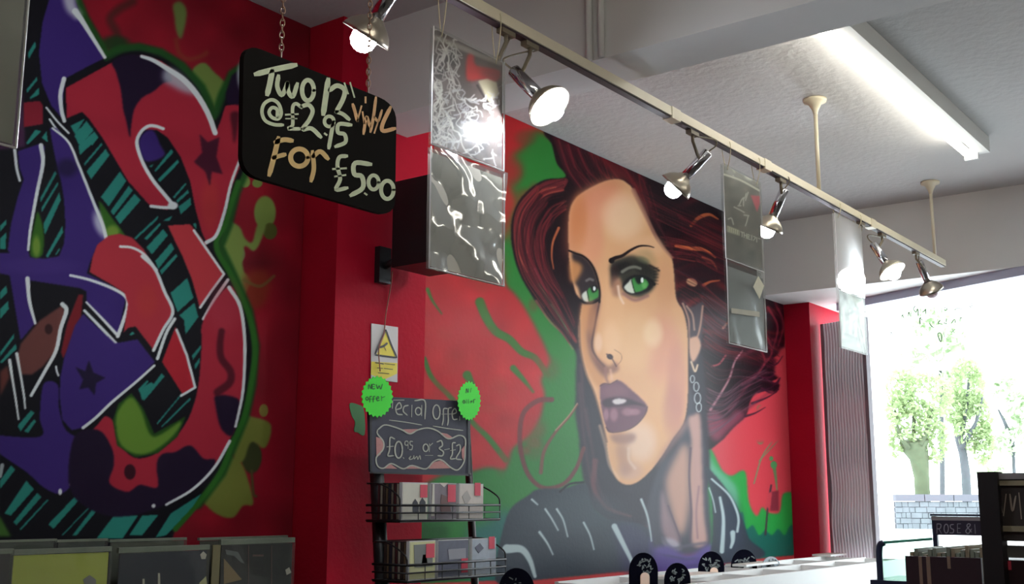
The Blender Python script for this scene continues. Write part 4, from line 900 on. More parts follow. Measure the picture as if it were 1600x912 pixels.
# ================================================================== hanging chalkboard
BY = 1.62
b6 = q4(370, 60, 3.256)
def rrect(c, r, n=6):
    c = [np.array(p, float) for p in c]; out = []
    for i in range(4):
        p, a, b = c[i], c[i-1], c[(i+1) % 4]; u = (a-p)/np.linalg.norm(a-p); v = (b-p)/np.linalg.norm(b-p)
        for k in range(n+1):
            t = k/n; out.append(p+u*r*(1-t)**2+v*r*t**2)
    return out
m_slate = mat('black_chalkboard', (22, 20, 19), .8, spec=.15, var=.2, scale=12)
cb = thing('hanging_chalkboard', at(500, 310, 'Y', BY), 'black rounded chalkboard hung on chains, vinyl price offer in chalk', 'chalkboard')
bc = rrect([(381, 66), (620, 163), (617, 340), (378, 271)], 30)
P_ = [at(x, y, 'Y', BY) for x, y in bc]
MB().prism(P_, (0, .012, 0)).build('board', m_slate, cb)
ch_w = mat('pale_green_chalk', (228, 240, 210), .9, var=.12, scale=60); ch_o = mat('tan_chalk', (244, 210, 150), .9, var=.12, scale=60); ch_p = mat('peach_chalk', (246, 198, 150), .9, var=.12, scale=60)
W_ = [([(95,182),(190,158),(300,135)],24),([(180,165),(168,230),(155,285)],24),([(212,190),(206,245),(228,288),(250,250),(258,225)],19),([(258,225),(262,270),(285,295),(308,230)],19),
  (ring(362,264,30,52,14),19),([(465,208),(452,300),(440,385)],24),([(470,265),(510,240),(548,262),(540,310),(505,375)],20),([(505,372),(540,385),(572,412)],17),([(548,228),(566,280)],11),([(577,226),(598,298)],11),
  ([(235,440),(190,438),(145,418),(128,375),(140,332),(178,312),(212,332),(226,378),(212,408),(180,402),(164,376),(180,352),(205,362),(206,400)],15),
  ([(330,352),(302,332),(284,352),(284,440),(262,458),(328,460)],15),([(250,388),(310,385)],13),([(250,408),(305,408)],9),([(330,345),(365,338),(386,368),(368,415),(335,462),(380,458),(428,502)],18),([(448,484),(456,490)],14),
  (ring(470,422,24,26,12),15),([(490,430),(478,500),(468,558)],17),([(582,440),(520,436),(515,478),(548,488),(552,528),(502,550)],17)]
F_ = [([(212,505),(190,600),(165,695)],22),([(195,528),(240,515),(282,520)],21),([(185,608),(215,598),(246,590)],19),(ring(318,606,44,44,16),21),([(385,575),(392,660),(378,725)],19),([(388,600),(425,575),(464,612)],20)]
E_ = [([(560,598),(522,604),(512,650),(526,715),(505,768),(562,760)],17),([(490,664),(555,660)],14),([(500,702),(552,695)],13),([(682,640),(602,634),(598,690),(636,702),(640,760),(580,798)],20),([(652,788),(660,794)],13),(ring(696,732,26,36,14),16),(ring(766,770,32,46,14),17)]
V_ = [([(590,335),(602,375),(613,420)],14),([(613,420),(634,345)],12),([(640,375),(648,430)],12),([(655,300),(655,325)],13),([(645,485),(655,420),(662,400),(678,450)],13),([(680,475),(695,400),(708,300)],13),([(700,400),(720,420),(738,365)],11),([(700,480),(720,420)],11),([(782,350),(742,435),(745,470),(805,458)],17)]
def cvt(L, f): return [(f(p), wd*1.2/3.256) for p, wd in L]
for nm, L_, m_ in (('chalk_lettering', W_+E_, ch_w), ('chalk_lettering', F_, ch_o), ('chalk_lettering', V_, ch_p)):
    ribbons(cvt(L_, b6), BY, .0012).build(nm, m_, cb)
m_brass = mat('tarnished_chain', (150, 120, 100), .4, metal=.8)
def chain(x, y, label):
    B0 = at(x, y, 'Y', BY+.006)
    t = thing('chain', B0, label, 'chain', 'chains holding the chalkboard')
    z = B0[2]+.006; k = 0
    while z < CEIL-.01:
        a1 = (0, 0, 1.0); a2 = (.75, .66, 0) if k % 2 == 0 else (.66, -.75, 0)
        MB().torus((B0[0], B0[1], z), .0045, .0012, a1, a2, 12, 5, 1.75).build('chain_link', m_brass, t, True)
        z += .0128; k += 1
chain(439, 88, 'small-link chain at the left end of the hanging chalkboard'); chain(575, 143, 'small-link chain at the right end of the hanging chalkboard')

# ================================================================== speaker, cable, warning sign on the pier
sp = thing('wall_speaker', at(650, 425, 'Y', 2.7), 'black box loudspeaker on a bracket on the red pier', 'speaker')
_x0 = at(613, 360, 'Y', 2.79)[0]; _z0, _z1 = at(613, 418, 'Y', 2.79)[2], at(613, 284, 'Y', 2.79)[2]
MB().box((_x0, 2.58, _z0), (_x0+.21, 2.79, _z1)).build('cabinet', m_black, sp)
MB().box((_x0+.012, 2.574, _z0+.012), (_x0+.198, 2.58, _z1-.012)).build('grille', mat('black_speaker_cloth', (16, 16, 18), .9, bump=.3, bscale=300), sp)
pxbox(593, 386, 611, 442, 2.838, .025).build('wall_plate', m_black, sp)
MB().tube([at(602, 415, 'Y', 2.84), at(612, 410, 'Y', 2.80), at(640, 400, 'Y', 2.75)], .014, 10).build('bracket_arm', m_black, sp, True)
cab = MB().tube(spline([at(613, 424, 'Y', 2.8), at(610, 450, 'Y', 2.855), at(603, 490, 'Y', 2.858), at(600, 520, 'Y', 2.855), at(592, 545, 'Y', 2.852), at(594, 580, 'Y', 2.852)], False, 6), .0022, 6)
tag(cab.build('speaker_cable', mat('tan_cable', (150, 90, 70), .5), None, True), 'thin cable running down from the speaker across the warning sign', 'cable')
ws = thing('warning_sign', at(600, 597, 'Y', PIER_Y), 'small white and yellow triangle electrical warning sign on the pier', 'sign')
SY = PIER_Y-.004
pxpoly([(580.5,505),(622,511),(621,597),(580,592)], SY, .003).build('plate', mat('grey_white_plate', (196, 192, 188), .4), ws)
sgq = q4(560, 470, 6.08); m_yel = mat('sign_yellow', (222, 204, 50), .5); m_ink = mat('sign_ink', (30, 28, 26), .5)
pxpoly(sgq([(125,575),(370,590),(368,690),(250,745),(120,700)]), SY-.001, .001).build('yellow_panel', m_yel, ws)
pxpoly(sgq([(262,290),(350,530),(175,512)]), SY-.001, .001).build('yellow_triangle', m_yel, ws)
ribbons([(sgq(p), 2.6) for p in ([(258,275),(205,400),(160,500)],[(165,512),(260,525),(362,538)],[(262,275),(310,410),(365,535)])], SY, .0022).build('triangle_border', m_ink, ws)
ribbons([(sgq([(272,402),(240,428),(205,440)]), 3.4), (sgq([(240,425),(262,470)]), 1.5)]+[(sgq(p), 1.6) for p in ([(160,585),(205,592),(240,598)],[(250,595),(345,606)],[(180,635),(230,640)],[(245,640),(325,650)],[(190,682),(290,690)])], SY, .0026).build('printed_marks', m_ink, ws)

# ================================================================== special-offer rack with CDs
RY = 2.74
rk = thing('cd_rack', (at(660, 900, 'Y', 2.5)[0], 2.6, 0), 'black wire CD rack stand with a special offer chalkboard header', 'rack')
m_wire = mat('black_wire', (18, 18, 20), .4)
def slant(x, y, Ya=RY, y0=640, k=.00042): return at(x, y, 'Y', Ya-(y-y0)*k)
def ext(p, q):
    d = q-p; return q+d*((0-q[2])/d[2])
pl = [slant(584, 640), slant(597, 912)]; pr = [slant(728, 648), slant(742, 912)]
for P2_ in (pl, pr):
    e = ext(*P2_); MB().tube([P2_[0], P2_[1], e], .024 if P2_ is pl else .014, 10).build('post', m_wire, rk, True)
MB().tube([ext(*pl)+np.array((0, -.15, .01)), ext(*pl)+np.array((0, .12, .01))], .015, 8).build('foot', m_wire, rk, True); MB().tube([ext(*pr)+np.array((0, -.15, .01)), ext(*pr)+np.array((0, .12, .01))], .015, 8).build('foot', m_wire, rk, True)
s5 = q4(570, 610, 6.516)
HB = [(577, 618), (735, 627), (735, 741), (580, 737)]
hb = pxpoly(HB, RY-.075, .012).build('header_board', mat('slate_grey_board', (52, 52, 66), .7, var=.12), rk)
hb['label'] = 'slate chalkboard reading special offer with chalked prices'
ribbons([([(579,618),(580,737)], 5), ([(733,628),(733,742)], 4.5), ([(579,738),(735,742)], 4)], RY-.075, .003).build('board_frame', m_wire, hb)
chk = mat('grey_chalk', (176, 178, 164), .9, var=.15, scale=80); pnk = mat('dusty_pink_chalk', (186, 134, 130), .9, var=.15, scale=80)
O_ = [([(285,105),(280,180)],12),([(292,96),(400,96)],10),([(320,195),(372,172),(352,122),(316,172),(330,235),(382,245)],13),([(442,150),(402,162),(392,210),(432,250)],13),([(480,148),(476,268)],12),(ring(545,210,30,38,12),12),([(580,150),(578,255)],12),([(510,102),(612,105),(612,288)],14),
  (ring(730,218,36,72,14),13),([(842,182),(802,190),(800,290),(788,352)],12),([(882,172),(850,190),(850,300),(842,352)],12),([(785,240),(880,238)],9),([(892,240),(932,222),(918,182),(890,220),(900,290),(942,290)],12),([(966,262),(966,300)],11),([(250,300),(420,322),(580,350)],9),([(695,360),(840,385),(1000,405)],10),
  ([(130,400),(200,350),(300,370),(380,400),(460,440),(540,400),(640,380),(740,410),(850,490),(960,455),(1022,490),(1022,600),(1012,720),(950,805),(880,785),(780,705),(700,722),(620,797),(480,762),(390,795),(270,742),(190,790),(130,765),(118,680),(185,600),(190,520),(130,440),(130,400)],14),
  ([(305,492),(258,480),(252,600),(236,662),(292,662)],14),([(226,572),(292,566)],12),(ring(345,602,38,84,14),15),([(392,682),(398,690)],14),(ring(425,535,18,22,10),10),([(442,540),(440,590)],10),([(488,518),(462,518),(464,552),(485,560),(478,600),(455,600)],10),
  ([(448,690),(470,665),(455,700),(490,690),(500,660),(505,695),(530,668),(540,700),(560,660),(568,700)],9),(ring(620,582,26,38,12),12),([(660,542),(656,622)],11),([(660,565),(690,536)],11),([(615,660),(692,660)],9),([(735,522),(778,510),(790,558),(758,588),(800,622),(790,662),(745,662)],14),([(812,602),(862,592)],10),
  ([(922,530),(892,540),(892,640),(872,692),(922,692)],13),([(872,610),(922,602)],11),([(932,562),(966,552),(970,612),(930,690),(985,702)],13)]
ribbons([(s5(p), w_/6.516) for p, w_ in O_], RY-.075, .0016).build('chalk_lettering', chk, hb)
for p in ([(370,395),(540,390),(500,430),(455,438),(410,420)],[(760,425),(840,440),(900,480),(850,488),(800,460)],[(115,470),(170,490),(195,560),(160,650),(120,680)],[(200,792),(260,745),(330,795)],[(650,795),(700,730),(780,710),(870,790)],[(985,600),(1015,560),(1015,720),(990,680)],[(400,795),(480,768),(590,795)]):
    pxpoly(s5(p), RY-.0762, .0008, False).build('chalk_fill', pnk, hb)
# starburst cards
def star_card(cx, cy, rx, ry, Y, label, strokes):
    n = 24; pts = []
    for i in range(2*n):
        a = math.pi*i/n; k = 1.0 if i % 2 == 0 else .9; pts.append((cx+rx*k*math.cos(a), cy+ry*k*math.sin(a)))
    t = thing('starburst_card', at(cx, cy+ry, 'Y', Y), label, 'price card', 'green starburst cards on the rack header')
    pxpoly(pts, Y, .002).build('card', mat('fluorescent_green_card', (52, 226, 30), .6, var=.06), t)
    ribbons(strokes, Y, .001).build('ink_lettering', mat('dark_green_ink', (18, 96, 16), .6), t)
sq8 = q4(560, 580, 8)
star_card(589.5, 619.5, 25, 33, RY-.09, 'fluorescent green starburst card reading new offer, left corner of header', [(sq8(p), 1.5) for p in ([(125,220),(130,165),(160,215),(165,160)],[(205,165),(175,165),(175,215),(205,215)],[(175,190),(200,190)],[(225,165),(240,215),(260,180),(280,220),(300,160)])]
  +[(sq8(p), 1.5) for p in (ring(108,340,15,20,10),[(165,310),(145,320),(142,385)],[(130,345),(160,345)],[(205,310),(188,320),(184,385)],[(172,345),(205,345)],[(225,345),(255,335),(245,315),(228,335),(235,365),(262,360)],[(290,310),(290,365)],[(290,330),(330,315)])])
star_card(733, 626, 18.5, 31, RY-.095, 'fluorescent green starburst card on the right corner of header', [(sq8(p), 1.3) for p in ([(1345,270),(1350,215),(1370,265),(1378,215)],[(1400,260),(1410,210)],(ring(1320,380,12,18,10)),[(1350,400),(1352,350)],[(1375,400),(1377,350)],[(1400,375),(1420,370),(1405,395)],[(1440,395),(1442,355),(1460,350)])])
# wire baskets
def basket(yb, yt, xl, xr, Yf, depth):
    """wire shelf; front rail pixels yb (bottom) .. yt (front top)"""
    A0, A1 = at(xl, yb+4, 'Y', Yf), at(xr, yb, 'Y', Yf); zb = (A0[2]+A1[2])/2; x0, x1 = A0[0], A1[0]; h = at((xl+xr)/2, yt, 'Y', Yf)[2]-at((xl+xr)/2, yb+2, 'Y', Yf)[2]
    mb = MB()
    for dz in (0, h*.5, h): mb.tube([(x0, Yf+depth, zb+dz), (x0, Yf, zb+dz), (x1, Yf, zb+dz), (x1, Yf+depth, zb+dz)], .0032 if dz < h else .0045, 6)
    for k in range(5): mb.tube([(x0, Yf+depth*k/4, zb), (x1, Yf+depth*k/4, zb)], .0025, 5)
    for xx in np.linspace(x0, x1, 7): mb.tube([(xx, Yf, zb+h), (xx, Yf, zb), (xx, Yf+depth, zb)], .0022, 5)
    for xx in (x0, x1): mb.tube(spline([(xx, Yf, zb+h), (xx, Yf+.01, zb+h+.03), (xx, Yf+depth*.55, zb+.115), (xx, Yf+depth, zb+.12)], False, 6), .003, 6)
    mb.tube([(x0, Yf+depth, zb+.12), (x1, Yf+depth, zb+.12)], .003, 6)
    o = mb.build('wire_basket', m_wire, rk, True)
    MB().box((x0, Yf, zb-.006), (x1, Yf+depth, zb-.003)).build('shelf_plate', m_wire, rk)
    return zb
Y1, Y2 = 2.52, 2.46
zb1 = basket(810, 789, 625, 781, Y1, .15); zb2 = basket(900, 878, 636, 790, Y2, .15)
def cd(X0, X1, Z0, Z1, Y, cvr, label, art, sticker=None, thick=.012):
    t = thing('cd_case', ((X0+X1)/2, Y, Z0), label, 'CD', 'CDs facing out on the rack')
    MB().box((X0, Y, Z0), (X1, Y+thick, Z1)).build('case', m_edge, t)
    MB().box((X0+.003, Y-.001, Z0+.003), (X1-.002, Y, Z1-.003)).build('cover_insert', cvr, t)
    for pts, m_ in art:
        pxpoly(pts, Y-.0022, .001).build('printed_figure', m_, t)
    if sticker is not None: pxbox(*sticker, Y-.003, .001).build('price_sticker', m_stick, t)
m_stick = mat('pink_price_sticker', (214, 66, 88), .6)
cw_, cg_, cp_, cb_ = mat('cream_cover', (206, 202, 186), .5), mat('mauve_grey_cover', (120, 108, 116), .5, var=.3, scale=40), mat('pale_sketch_cover', (206, 196, 186), .5, var=.12, scale=60), mat('slate_cover', (96, 98, 116), .5, var=.25, scale=40)
dkf, ylw, brn = mat('dark_figure', (44, 44, 54), .5), mat('pale_yellow_cover', (200, 200, 150), .5), mat('brown_print', (104, 70, 66), .5)
def CD(px, Y, zb, *a, **k):
    X0, X1 = at(px[0], px[2], 'Y', Y)[0], at(px[1], px[2], 'Y', Y)[0]; cd(X0, X1, zb, zb+.122, Y, *a, **k)
z1 = zb1+.001; z2 = zb2+.001
CD((628, 668, 780), Y1+.018, z1, cw_, 'cream CD with two dark figures, first on the upper shelf', [([(645,800),(645,785),(649,779),(653,785),(653,800)], dkf), ([(656,800),(656,784),(660,777),(665,784),(665,800)], dkf)], (657, 757, 668, 777))
CD((673, 713, 780), Y1+.018, z1, cg_, 'mauve CD cover in the middle of the upper shelf', [([(676,756),(679,756),(679,806),(674,806)], cw_), ([(688,790),(690,772),(700,776),(705,800),(690,803)], brn), ([(686,754),(700,754),(694,761)], cp_)], (700, 757, 712, 784))
CD((717, 755, 780), Y1+.018, z1, cp_, 'pale sketched CD at the right end of upper shelf', [([(722,775),(730,766),(736,778),(728,790)], mat('faint_grey_sketch', (170, 162, 156), .5))], (742, 754, 751, 774))
CD((639, 680, 872), Y2+.018, z2, ylw, 'pale yellow framed CD, first on the lower shelf', [([(647,851),(676,849),(676,884),(648,886)], mat('grey_photo', (120, 122, 120), .5)), ([(658,884),(661,866),(667,866),(668,884)], ylw)], (666, 849, 679, 871))
CD((684, 732, 868), Y2+.018, z2, cb_, 'slate grey CD in the middle of the lower shelf', [([(700,858),(728,856),(728,872),(702,874)], mat('pale_mauve_print', (150, 150, 160), .5))], (721, 872, 731, 894))
CD((737, 775, 864), Y2+.018, z2, mat('pale_blue_cover', (176, 186, 198), .5, var=.2, scale=50), 'pale blue grey CD at the right end of lower shelf', [([(742,855),(750,848),(756,856),(748,864)], cb_)], (764, 838, 773, 857))
m_smoke = mat('smoked_case', (34, 30, 32), .3)
spn = [mat('spine_a', (58, 44, 40), .5), mat('spine_b', (96, 78, 58), .5), mat('spine_c', (40, 40, 56), .5), mat('spine_d', (120, 112, 96), .5), mat('spine_e', (74, 30, 36), .5), mat('spine_f', (150, 144, 128), .5)]
spn_n = ['dark brown', 'tan', 'navy', 'grey beige', 'maroon', 'pale grey']
def stack(xa, xb, ym, Y, zb, n, front):
    Xa, Xb = at(xa, ym, 'Y', Y)[0], at(xb, ym, 'Y', Y)[0]
    for i in range(n):
        k = (i*5+len(front)) % 6; Yk = Y+.0125+i*.0122
        t = thing('cd_case', ((Xa+Xb)/2, Yk, zb), '%s CD spine, %s behind the %s CD' % (spn_n[k], ['first', 'second', 'third', 'fourth', 'fifth', 'sixth', 'seventh', 'eighth'][i], front), 'CD', 'CDs filed behind the front ones on the rack')
        MB().box((Xa, Yk, zb), (Xb, Yk+.0104, zb+.120)).build('case', m_smoke, t)
        MB().box((Xa-.0008, Yk+.001, zb+.003), (Xa, Yk+.0094, zb+.117)).build('spine_card', spn[k], t)
stack(628, 668, 780, Y1+.018, z1, 8, 'cream'); stack(639, 680, 872, Y2+.018, z2, 8, 'yellow framed')

# ================================================================== record rack under the lettering mural
rr = thing('record_browser', (2.0, 2.9, 0), 'dark record browser standing against the wall under the lettering mural', 'record rack')
m_dwood = mat('dark_stained_wood', (52, 40, 34), .5, var=.25, scale=8)
MB().box((1.15, 2.70, 0), (2.72, 3.02, 1.0)).build('cabinet', m_dwood, rr)
MB().box((1.15, 2.70, 1.0), (2.72, 2.72, 1.10)).build('front_lip', m_dwood, rr)
m_bag = filmmat('record_bag', .06, .06, 0, .12, (225, 228, 220))
def lp(x0, x1, ytop, Y, label, m_, art=(), lean=0.0, bag=9, grp='records facing out below the lettering mural', dz=.31):
    ym = ytop+25; X0, X1 = at(x0, ym, 'Y', Y)[0], at(x1, ym, 'Y', Y)[0]; Z1 = at((x0+x1)/2, ytop, 'Y', Y)[2]; Z0 = max(Z1-dz, 1.002)
    t = thing('vinyl_record', ((X0+X1)/2, Y, Z0), label, 'record', grp)
    MB().box((X0, Y, Z0), (X1, Y+.004, Z1)).build('cover', m_, t)
    zb = at((x0+x1)/2, ytop-bag, 'Y', Y)[2]
    film(X0-.006, X1+.008, Z0, zb, Y-.005, m_bag, t, int(x0)+500, .0015, 'plastic_bag')
    MB().box((X0-.006, Y-.003, Z1+.002), (X1+.008, Y+.008, zb)).build('bag_flap', m_flap, t)
    for pts, mm in art: pxpoly(pts, Y-.001, .001, False).build('printed_figure', mm, t)
m_flap = mat('dusty_plastic_flap', (128, 136, 122), .45, var=.2, scale=30)
lp(20, 168, 865, 2.86, 'yellow record cover in a plastic bag below the lettering', mat('lime_yellow_cover', (196, 204, 84), .5, var=.12, scale=10),
   [([(130,905),(140,898),(150,905),(150,912),(132,912)], mat('grey_disc_print', (150, 148, 150), .5))])
lp(186, 322, 862, 2.86, 'navy record cover with two pale candles below the lettering', mat('navy_cover', (30, 38, 58), .4, var=.3, scale=8),
   [([(223,904),(226,904),(226,930),(223,930)], cw_), ([(247,895),(250,895),(251,930),(247,930)], cw_), ([(312,910),(322,900),(326,930),(308,930)], ylw), ([(313,866),(318,861),(323,866),(321,873),(315,873)], cp_)])
lp(346, 456, 850, 2.88, 'black record cover with tan triangle beside the dark pier', mat('black_photo_cover', (26, 22, 24), .35, var=.4, scale=14),
   [([(350,872),(378,905),(350,912)], mat('tan_print', (150, 122, 80), .5)), ([(352,858),(372,862),(382,880),(376,878),(366,868),(354,866)], mat('pale_grey_print', (110, 116, 116), .5)), ([(388,852),(389,852),(389,912),(388,912)], brn), ([(424,852),(425,852),(425,912),(424,912)], brn), ([(446,890),(452,886),(455,894),(448,898)], cp_), ([(395,866),(412,866),(412,869),(395,869)], brn)])
lp(-110, 14, 868, 2.86, 'dark record cover cut by the left edge of view', mat('charcoal_cover', (38, 34, 36), .5))
for i, (a, b, y) in enumerate(((-40, 82, 843), (90, 162, 842), (172, 286, 841), (312, 445, 838))):
    lp(a, b, y+5, 2.945, ['grey-topped plastic record bag behind the dark cover at left', 'grey-topped plastic record bag behind the yellow cover', 'grey-topped plastic record bag behind the navy cover', 'grey-topped plastic record bag behind the black cover'][i],
       mat('back_cover_%d' % i, [(52,62,56),(40,52,50),(70,74,60),(60,58,46)][i], .5), (), 0, 5, 'records in the back row below the lettering mural')
# divider label between records
vd = pxbox(331, 851, 343, 930, 2.875, .004); tag(vd.build('record_divider', mat('olive_divider', (110, 104, 70), .6)), 'narrow olive divider card between navy and black record covers', 'divider')

# ================================================================== white CD browser with rounded dividers
zt = at(1150, 891, 'Y', 2.55)[2]
wb_ = thing('cd_browser', (5.2, 2.55, 0), 'white CD browser unit below the face mural', 'CD rack')
xw0, xw1 = at(1012, 905, 'Y', 2.35)[0], at(1312, 893, 'Y', 2.7)[0]
MB().box((xw0, 2.28, 0), (xw1, 2.80, zt-.10)).build('cabinet', m_white, wb_)
for k, (ya, yb_) in enumerate(((2.28, 2.30), (2.53, 2.545), (2.78, 2.80))): MB().box((xw0, ya, zt-.10), (xw1, yb_, zt)).build('long_panel', m_white, wb_)
for k in range(7):
    xx = xw0+(xw1-xw0-.015)*k/6; MB().box((xx, 2.30, zt-.10), (xx+.015, 2.78, zt-.004)).build('cross_panel', m_white, wb_)
m_card = mat('black_divider_card', (14, 14, 24), .9, spec=.0); m_prt = mat('silver_grey_print', (78, 86, 86), .6, var=.4, scale=120)
m_tabp = mat('peach_tab', (236, 196, 170), .6); m_tabw = mat('white_tab', (236, 238, 236), .6)
def divider(cx, ty, hw, Y, label, m_=m_card, prt=True, tab=None):
    b0 = ty+58
    pts = [(cx-hw, b0)]+[(cx-hw*math.cos(a), ty+hw*1.35*(1-math.sin(a))) for a in np.linspace(.05, math.pi-.05, 16)]+[(cx+hw, b0)]
    zmin = at(cx, b0, 'Y', Y)[2]
    t = thing('cd_divider', at(cx, b0, 'Y', Y), label, 'divider', 'rounded divider cards in the CD browser')
    pxpoly(pts, Y, .004).build('card', m_, t)
    if prt:
        r = random.Random(int(cx))
        st = []
        for _ in range(16):
            x, y = cx+r.uniform(-.55, .55)*hw, ty+hw*(.45+r.uniform(0, 1.0)); st.append(([(x, y), (x+r.uniform(-4, 4), y+r.uniform(-4, 4)), (x+r.uniform(-5, 5), y+r.uniform(-2, 6))], 1.8))
        ribbons(st, Y, .0012).build('printed_emblem', m_prt, t)
    if tab:
        tx, ty2, tw, m2 = tab
        pxpoly([(tx-tw, ty2+26)]+[(tx-tw*math.cos(a), ty2+tw*(1-math.sin(a))) for a in np.linspace(0, math.pi, 10)]+[(tx+tw, ty2+26)], Y-.006, .002).build('tab', m2, t)
divider(1006, 863, 22, 2.46, 'black rounded divider with peach tab in the CD browser', tab=(1008, 894, 7, m_tabp))
divider(1059, 879, 20, 2.34, 'black rounded divider standing lowest and nearest in the browser')
divider(1112, 861, 20, 2.62, 'black divider with grey emblem and pink tab', tab=(1116, 886, 6, m_tabp))
divider(1163, 858, 20, 2.72, 'black divider with silver emblem and white tab', tab=(1169, 882, 7, m_tabw))
divider(1205, 869, 15, 2.66, 'small grey patterned divider near the red pier', mat('grey_pattern_card', (110, 122, 128), .5, var=.4, scale=80))
divider(1274, 874, 14, 2.72, 'plain white rounded divider in front of red pier', m_tabw, False)
divider(808, 887, 28, 2.40, 'black rounded divider beside the CD rack, cut by the frame bottom')
# stand carrying the lone divider
ls = thing('counter_tray', (at(808, 930, 'Y', 2.40)[0], 2.45, 0), 'low dark tray beside the CD rack holding one divider', 'tray')
xa = at(808, 940, 'Y', 2.40)[0]; za = at(808, 945, 'Y', 2.40)[2]
MB().box((xa-.08, 2.36, 0), (xa+.3, 2.5, za)).build('cabinet', m_dwood, ls)
# loose white cases on the browser top
for i, (x0, x1, y0, y1, Y, lb) in enumerate(((1036, 1110, 893, 899, 2.50, 'white flat case lying on the browser between black dividers'), (1150, 1200, 886, 893, 2.70, 'white flat case lying beside the white-tabbed divider'), (1285, 1310, 888, 900, 2.78, 'pale blue case at the window end of the browser'))):
    Z = zt+.001; Pa = at(x0, y1, 'Y', Y); X0, X1 = Pa[0], at(x1, y1, 'Y', Y)[0]
    t = thing('cd_case', ((X0+X1)/2, Y, Z), lb, 'CD', 'white cases lying on the browser')
    MB().box((X0, Y-.06, Z), (X1, Y+.06, Z+.011)).build('case', m_tabw, t); MB().box((X0+.005, Y-.055, Z+.011), (X1-.005, Y+.055, Z+.012)).build('cover_insert', cp_, t)

# ================================================================== stands at the right
def xq(x, y, X): return at(x, y, 'X', X)
def xbox(x0, y0, x1, y1, X, th, mb=None):
    xm, ym = (x0+x1)/2, (y0+y1)/2
    Ya, Yb = xq(x0, ym, X)[1], xq(x1, ym, X)[1]; Z1, Z0 = xq(xm, y0, X)[2], xq(xm, y1, X)[2]
    return (mb or MB()).box((X, min(Ya, Yb), Z0), (X+th, max(Ya, Yb), Z1))
NX = 3.3
st_ = thing('display_stand', xq(1560, 912, NX)*[1, 1, 0], 'tall black record display stand at the right edge of view', 'stand')
m_dark = mat('matt_black_board', (18, 14, 18), .5); m_sil = mat('silver_strip', (176, 176, 180), .35, metal=.6); m_crm = mat('dull_cream_strip', (146, 136, 112), .6)
def down(mb_fn, name, m_, parent): return mb_fn.build(name, m_, parent)
p0 = xq(1526, 737, NX); p1 = xq(1557, 737, NX)
MB().box((NX, p1[1], 0), (NX+.06, p0[1], p0[2])).build('post', m_dark, st_)
xbox(1558, 738, 1690, 748, NX+.02, .02).build('top_bar', m_sil, st_)
xbox(1557, 748, 1690, 846, NX+.03, .012).build('sign_panel', mat('brown_black_panel', (44, 36, 34), .6, var=.3), st_)
xbox(1557, 750, 1690, 758, NX+.022, .008).build('trim_strip', m_crm, st_); xbox(1557, 822, 1690, 831, NX+.022, .008).build('trim_strip', m_crm, st_)
mbl = MB()
def xrib(strokes, X, off=.002):
    return ribbons(strokes, 0, fn=lambda x, y: at(x, y, 'X', X-off))
xrib([(p, 3) for p in ([(1562,775),(1566,800)],[(1572,772),(1568,805)],[(1578,772),(1582,798),(1587,775)],[(1592,770),(1596,810)],[(1604,772),(1604,806)],[(1612,772),(1622,806)])], NX+.03).build('sign_lettering', mat('dim_grey_lettering', (150, 138, 126), .6), st_)
xbox(1549, 853, 1690, 872, NX+.05, .05).build('record_tops', mat('grey_sleeve_tops', (92, 92, 88), .5, var=.2), st_)
q0 = xq(1549, 874, NX+.05); q1 = xq(1690, 874, NX+.05)
MB().box((NX+.05, q1[1], 0), (NX+.45, q0[1], q0[2])).build('cabinet', mat('deep_maroon_box', (40, 10, 18), .5), st_)
xbox(1573, 876, 1580, 890, NX+.048, .004).build('pink_spine', m_stick, st_)
# further sign stand
SX = 4.7
ss = thing('sign_stand', xq(1490, 912, SX)*[1, 1, 0], 'small framed header sign lettered ROSE on thin legs before the window', 'sign')
m_nav = mat('navy_metal_frame', (26, 34, 62), .4)
xbox(1460, 813, 1540, 836, SX, .012).build('sign_panel', mat('navy_sign_panel', (34, 28, 52), .5), ss)
xbox(1453, 803, 1545, 806, SX-.004, .02).build('top_rail', m_nav, ss); xbox(1455, 807, 1545, 813, SX, .02).build('silver_rail', m_sil, ss)
for x0 in (1455, 1534):
    a = xq(x0, 806, SX); b = xq(x0+7, 806, SX); MB().box((SX+.002, b[1], 0), (SX+.022, a[1], a[2])).build('leg', m_nav, ss)
xrib([(p, 1.5) for p in ([(1464,833),(1464,818)],[(1464,818),(1470,819),(1469,825),(1464,826)],[(1467,826),(1471,833)],ring(1478.5,825.5,3.4,7,10),[(1490,819),(1485,820),(1486,825),(1490,827),(1489,832),(1484,832)],[(1496,818),(1496,832)],[(1496,818),(1501,818)],[(1496,825),(1500,825)],[(1496,832),(1501,832)],
   [(1518,831),(1511,822),(1513,818),(1516,820),(1509,829),(1513,833),(1518,826)],[(1523,819),(1524,833)])], SX).build('sign_lettering', mat('grey_sign_letters', (150, 150, 162), .5), ss)
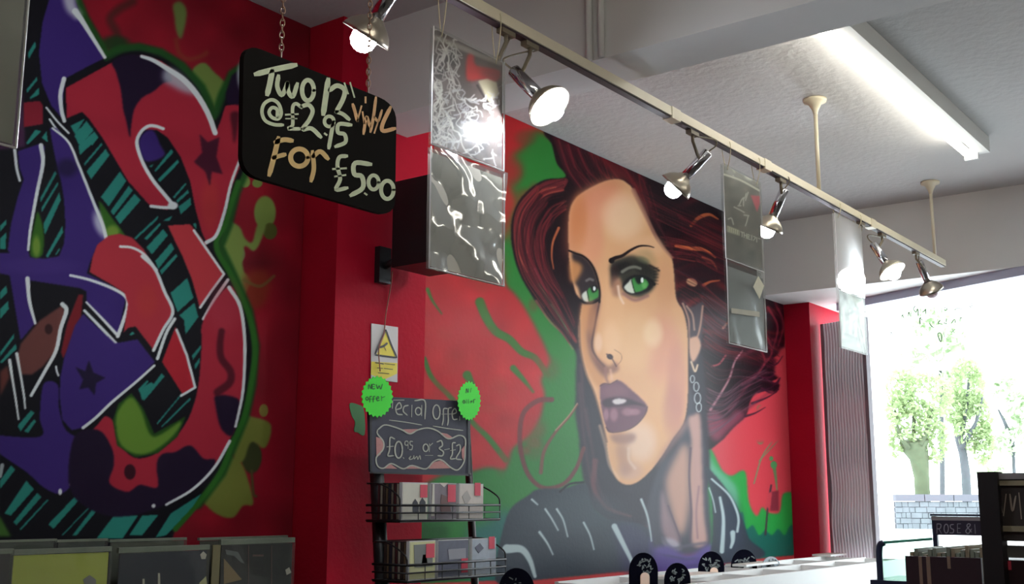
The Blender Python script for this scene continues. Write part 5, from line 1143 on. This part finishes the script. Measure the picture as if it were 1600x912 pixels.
# box of records under it
RX = 4.2
rb = thing('record_box', xq(1475, 912, RX)*[1, 1, 0], 'dark box of upright records below the small sign', 'record box')
a0, a1 = xq(1414, 868, RX), xq(1532, 868, RX)
MB().box((RX, a1[1], 0), (RX+.02, a0[1], a0[2])).box((RX+.4, a1[1], 0), (RX+.42, a0[1], a0[2])).box((RX+.02, a1[1], 0), (RX+.4, a0[1], a0[2]-.25)).build('box', mat('dark_plum_box', (44, 24, 34), .5, var=.2), rb)
for x0, x1, yb in ((1436, 1441, 912), (1448, 1454, 912), (1480, 1485, 888)): xbox(x0, 869, x1, yb, RX-.002, .002).build('pale_stripe', mat('beige_spine', (140, 116, 100), .6), rb)
n_ = 16
ORD = ['first', 'second', 'third', 'fourth', 'fifth', 'sixth', 'seventh', 'eighth', 'ninth', 'tenth', 'eleventh', 'twelfth', 'thirteenth', 'fourteenth', 'fifteenth', 'sixteenth']
for i in range(n_):
    y_ = a0[1]+(a1[1]-a0[1])*(i+.1)/n_; w_ = (a1[1]-a0[1])/n_*.75; zt_ = a0[2]+.012+.012*math.sin(i*1.7)+.02*i/n_
    t = thing('vinyl_record', (RX+.2, y_, a0[2]-.25), 'bagged record standing in the dark box, %s from its left' % ORD[i], 'record', 'records standing in the dark box')
    MB().box((RX+.05, min(y_, y_+w_), a0[2]-.25), (RX+.36, max(y_, y_+w_), zt_)).build('bagged_cover', m_flap if i % 3 else m_crm, t)
# clear acrylic bin
ac = thing('acrylic_bin', xq(1410, 912, 5.0)*[1, 1, 0], 'clear acrylic bin with dark left edge in front of window', 'bin')
AX = 5.0
b0_, b1_ = xq(1374, 847, AX), xq(1457, 843, AX)
m_acr = filmmat('acrylic', .08, .1, 0, .02, (225, 245, 235)); m_grn = mat('green_acrylic_edge', (60, 140, 118), .2)
MB().box((AX, b1_[1], b0_[2]-.3), (AX+.003, b0_[1]-.01, b0_[2])).build('clear_panel', m_acr, ac)
MB().tube([(AX, b0_[1]-.02, b0_[2]), (AX, b1_[1], b1_[2]+.004)], .006, 8).build('rim', m_grn, ac, True)
MB().tube(spline([(AX, b0_[1]-.02, b0_[2]), (AX, b0_[1], b0_[2]-.02), (AX, b0_[1]+.004, b0_[2]-.12), (AX, b0_[1]+.002, .8)], False, 6), .014, 10).build('dark_edge', m_nav, ac, True)
d0 = xq(1362, 905, AX); MB().box((AX-.02, b1_[1], 0), (AX+.35, d0[1], d0[2])).build('base', m_nav, ac)
